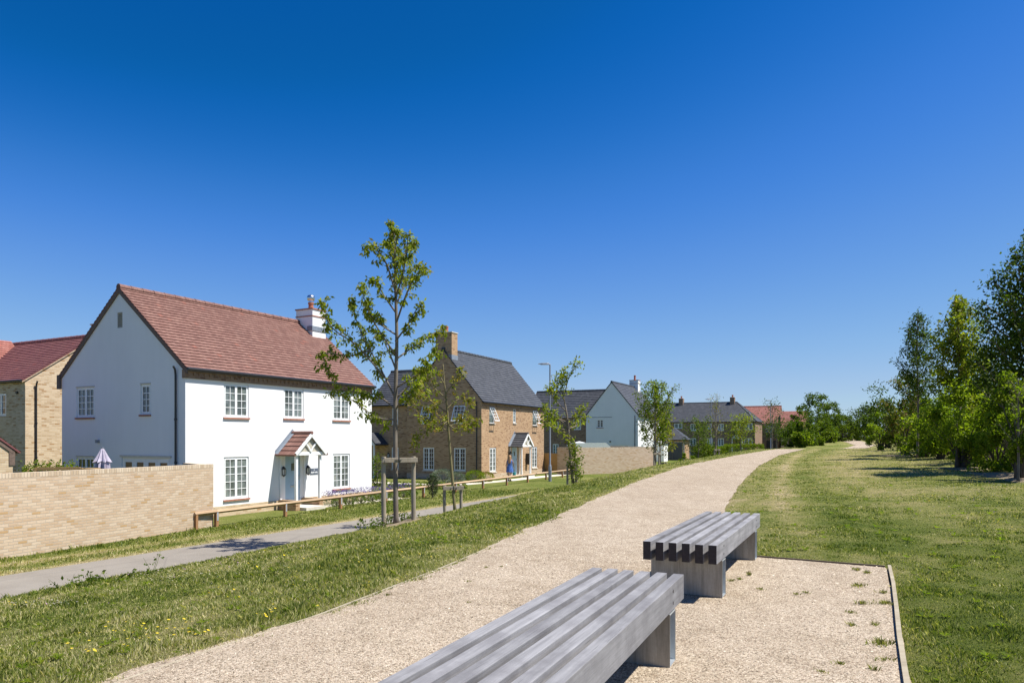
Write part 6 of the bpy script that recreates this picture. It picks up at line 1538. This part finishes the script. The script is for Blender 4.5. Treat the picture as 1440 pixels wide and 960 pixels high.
# pebbles on the nearest gravel
def pebbles(N=130000):
    r = np.random.default_rng(33); rad = 2.8*(17/2.8)**r.uniform(0, 1, N); a = np.radians(r.uniform(-32, 33, N)); x = rad*np.sin(a); y = rad*np.cos(a)
    ok = (x > Lx(y)+.03) & (x < Rx(y)-.02); x, y, rad = x[ok], y[ok], rad[ok]; n = len(x)
    z = np.interp(y, PY, PZ)+.004+(vnoise(x, y, .9, 6)-.5)*.012
    s = r.uniform(.0022, .0055, n)*np.where(r.uniform(size=n) < .04, 1.9, 1)*np.clip(rad/6, .8, 1.5); t = r.uniform(0, 6.28, n)
    ax = s*r.uniform(.8, 1.4, n); ay = s*r.uniform(.6, 1.1, n); az = s*r.uniform(.4, .8, n)
    ring = [(1, 0), (.3, .9), (-.8, .6), (-.9, -.5), (.2, -1)]
    ct, st = np.cos(t), np.sin(t); nv = 6; V = np.zeros((n, 6, 3))
    for k, (u, v) in enumerate(ring):
        V[:, k, 0] = x+u*ax*ct-v*ay*st; V[:, k, 1] = y+u*ax*st+v*ay*ct; V[:, k, 2] = z-.001
    V[:, 5] = np.stack([x+ax*.15*ct, y+ax*.15*st, z+az], 1)
    F = np.array([(0, 1, 5), (1, 2, 5), (2, 3, 5), (3, 4, 5), (4, 0, 5)]); idx = (np.arange(n)[:, None, None]*6+F[None]).reshape(-1).astype(np.int32)
    me = bpy.data.meshes.new('gravel_stones'); me.vertices.add(n*6); me.vertices.foreach_set('co', V.reshape(-1).astype(np.float32))
    me.loops.add(len(idx)); me.loops.foreach_set('vertex_index', idx); me.polygons.add(len(idx)//3); me.polygons.foreach_set('loop_start', np.arange(0, len(idx), 3, dtype=np.int32))
    try: me.polygons.foreach_set('loop_total', np.full(len(idx)//3, 3, dtype=np.int32))
    except Exception: pass
    me.materials.append(M_PEB); me.update(calc_edges=True); me.validate()
    o = bpy.data.objects.new('gravel_stones', me); COL.objects.link(o); tag(o, 'loose small buff gravel stones on the path and bench area', 'gravel', kind='stuff')
pebbles()

# weed tufts in the gravel
def tuft(px, py, rad, H, n, lab, seed, mat=None):
    Z = 1550/(py-615); x = sx(px, Z); r = np.random.default_rng(seed)
    n = int(n*.6); a = r.uniform(0, 6.28, n); q = rad*r.uniform(0, 1, n)**1.2*(1+.5*np.cos(2*a+seed)); bx, by = q*np.cos(a), q*np.sin(a); hh = H*r.uniform(.4, 1, n); t = r.uniform(0, 6.28, n); w = .0035
    l = hh*np.abs(r.normal(.5, .35, n)); P0 = np.stack([bx-np.cos(t)*w, by-np.sin(t)*w, 0*bx], 1); P1 = np.stack([bx+np.cos(t)*w, by+np.sin(t)*w, 0*bx], 1)
    d = a+r.normal(0, .6, n); M = np.stack([bx+np.cos(d)*l*.4, by+np.sin(d)*l*.4, hh*.6], 1); T = np.stack([bx+np.cos(d)*l, by+np.sin(d)*l, hh*.9], 1); B = np.stack([np.cos(t)*w*.8, np.sin(t)*w*.8, 0*t], 1)
    o = np_mesh('weed_tuft', np.stack([P0, P1, M+B, T, M-B], 1), 5, mat or L_WEED); o.location = (x, Z, .955)
    tag(o, lab, 'weed', 'small weed tufts in the gravel')
tl = [(1205, 802, .05, .05, 90, 'grass tuft close to the back edging board of the bench area'), (1219, 806, .05, .045, 80, 'grass tuft right beside the back corner of the gravel'), (1207, 824, .10, .035, 170, 'spreading green weed in the upper right of the bench area'),
      (1242, 834, .06, .04, 80, 'weed against the edging board near the back corner'), (1213, 849, .07, .04, 130, 'tuft in the gravel midway down the right edging'), (1247, 849, .10, .04, 190, 'wide tuft touching the right edging board'),
      (1197, 862, .04, .03, 60, 'small sparse tuft in the right of the gravel'), (1198, 880, .04, .04, 70, 'small upright tuft in the middle right of the gravel'), (1230, 879, .04, .035, 60, 'small tuft beside the lower edging board'), (1240, 906, .10, .05, 220, 'largest straggling tuft low down by the edging'),
      (1244, 929, .05, .03, 70, 'little tuft just below the largest straggling one'), (1181, 934, .04, .03, 60, 'small tuft near the bottom edge of the gravel'), (1231, 943, .03, .045, 50, 'tiny upright weed by the bottom edge'), (1070, 829, .05, .03, 70, 'low tuft just right of the farther bench'), (1053, 809, .035, .06, 60, 'upright tuft beside the farther bench leg'),
      (1041, 815, .04, .03, 50, 'sparse tuft between the bench leg and upright tuft'), (1028, 817, .04, .035, 60, 'tuft close to the farther bench near leg'), (1120, 836, .03, .03, 50, 'small tuft in the open middle gravel'), (1134, 834, .03, .03, 50, 'tiny tuft beside the small middle one'), (1156, 945, .04, .02, 50, 'brownish tuft at the bottom of the gravel'),
      (684, 798, .03, .02, 50, 'small dark weed on the left side of the path'), (545, 837, .03, .025, 60, 'dark green weed near the lower path edge'), (705, 797, .03, .02, 40, 'faint weed in the middle of the path'), (658, 818, .03, .02, 40, 'faint weed halfway up the path'), (658, 847, .025, .015, 30, 'tiny weed on the near part of the path'), (592, 815, .03, .03, 50, 'weed growing through the left path edging')]
for i, t in enumerate(tl): tuft(*t, 700+i)
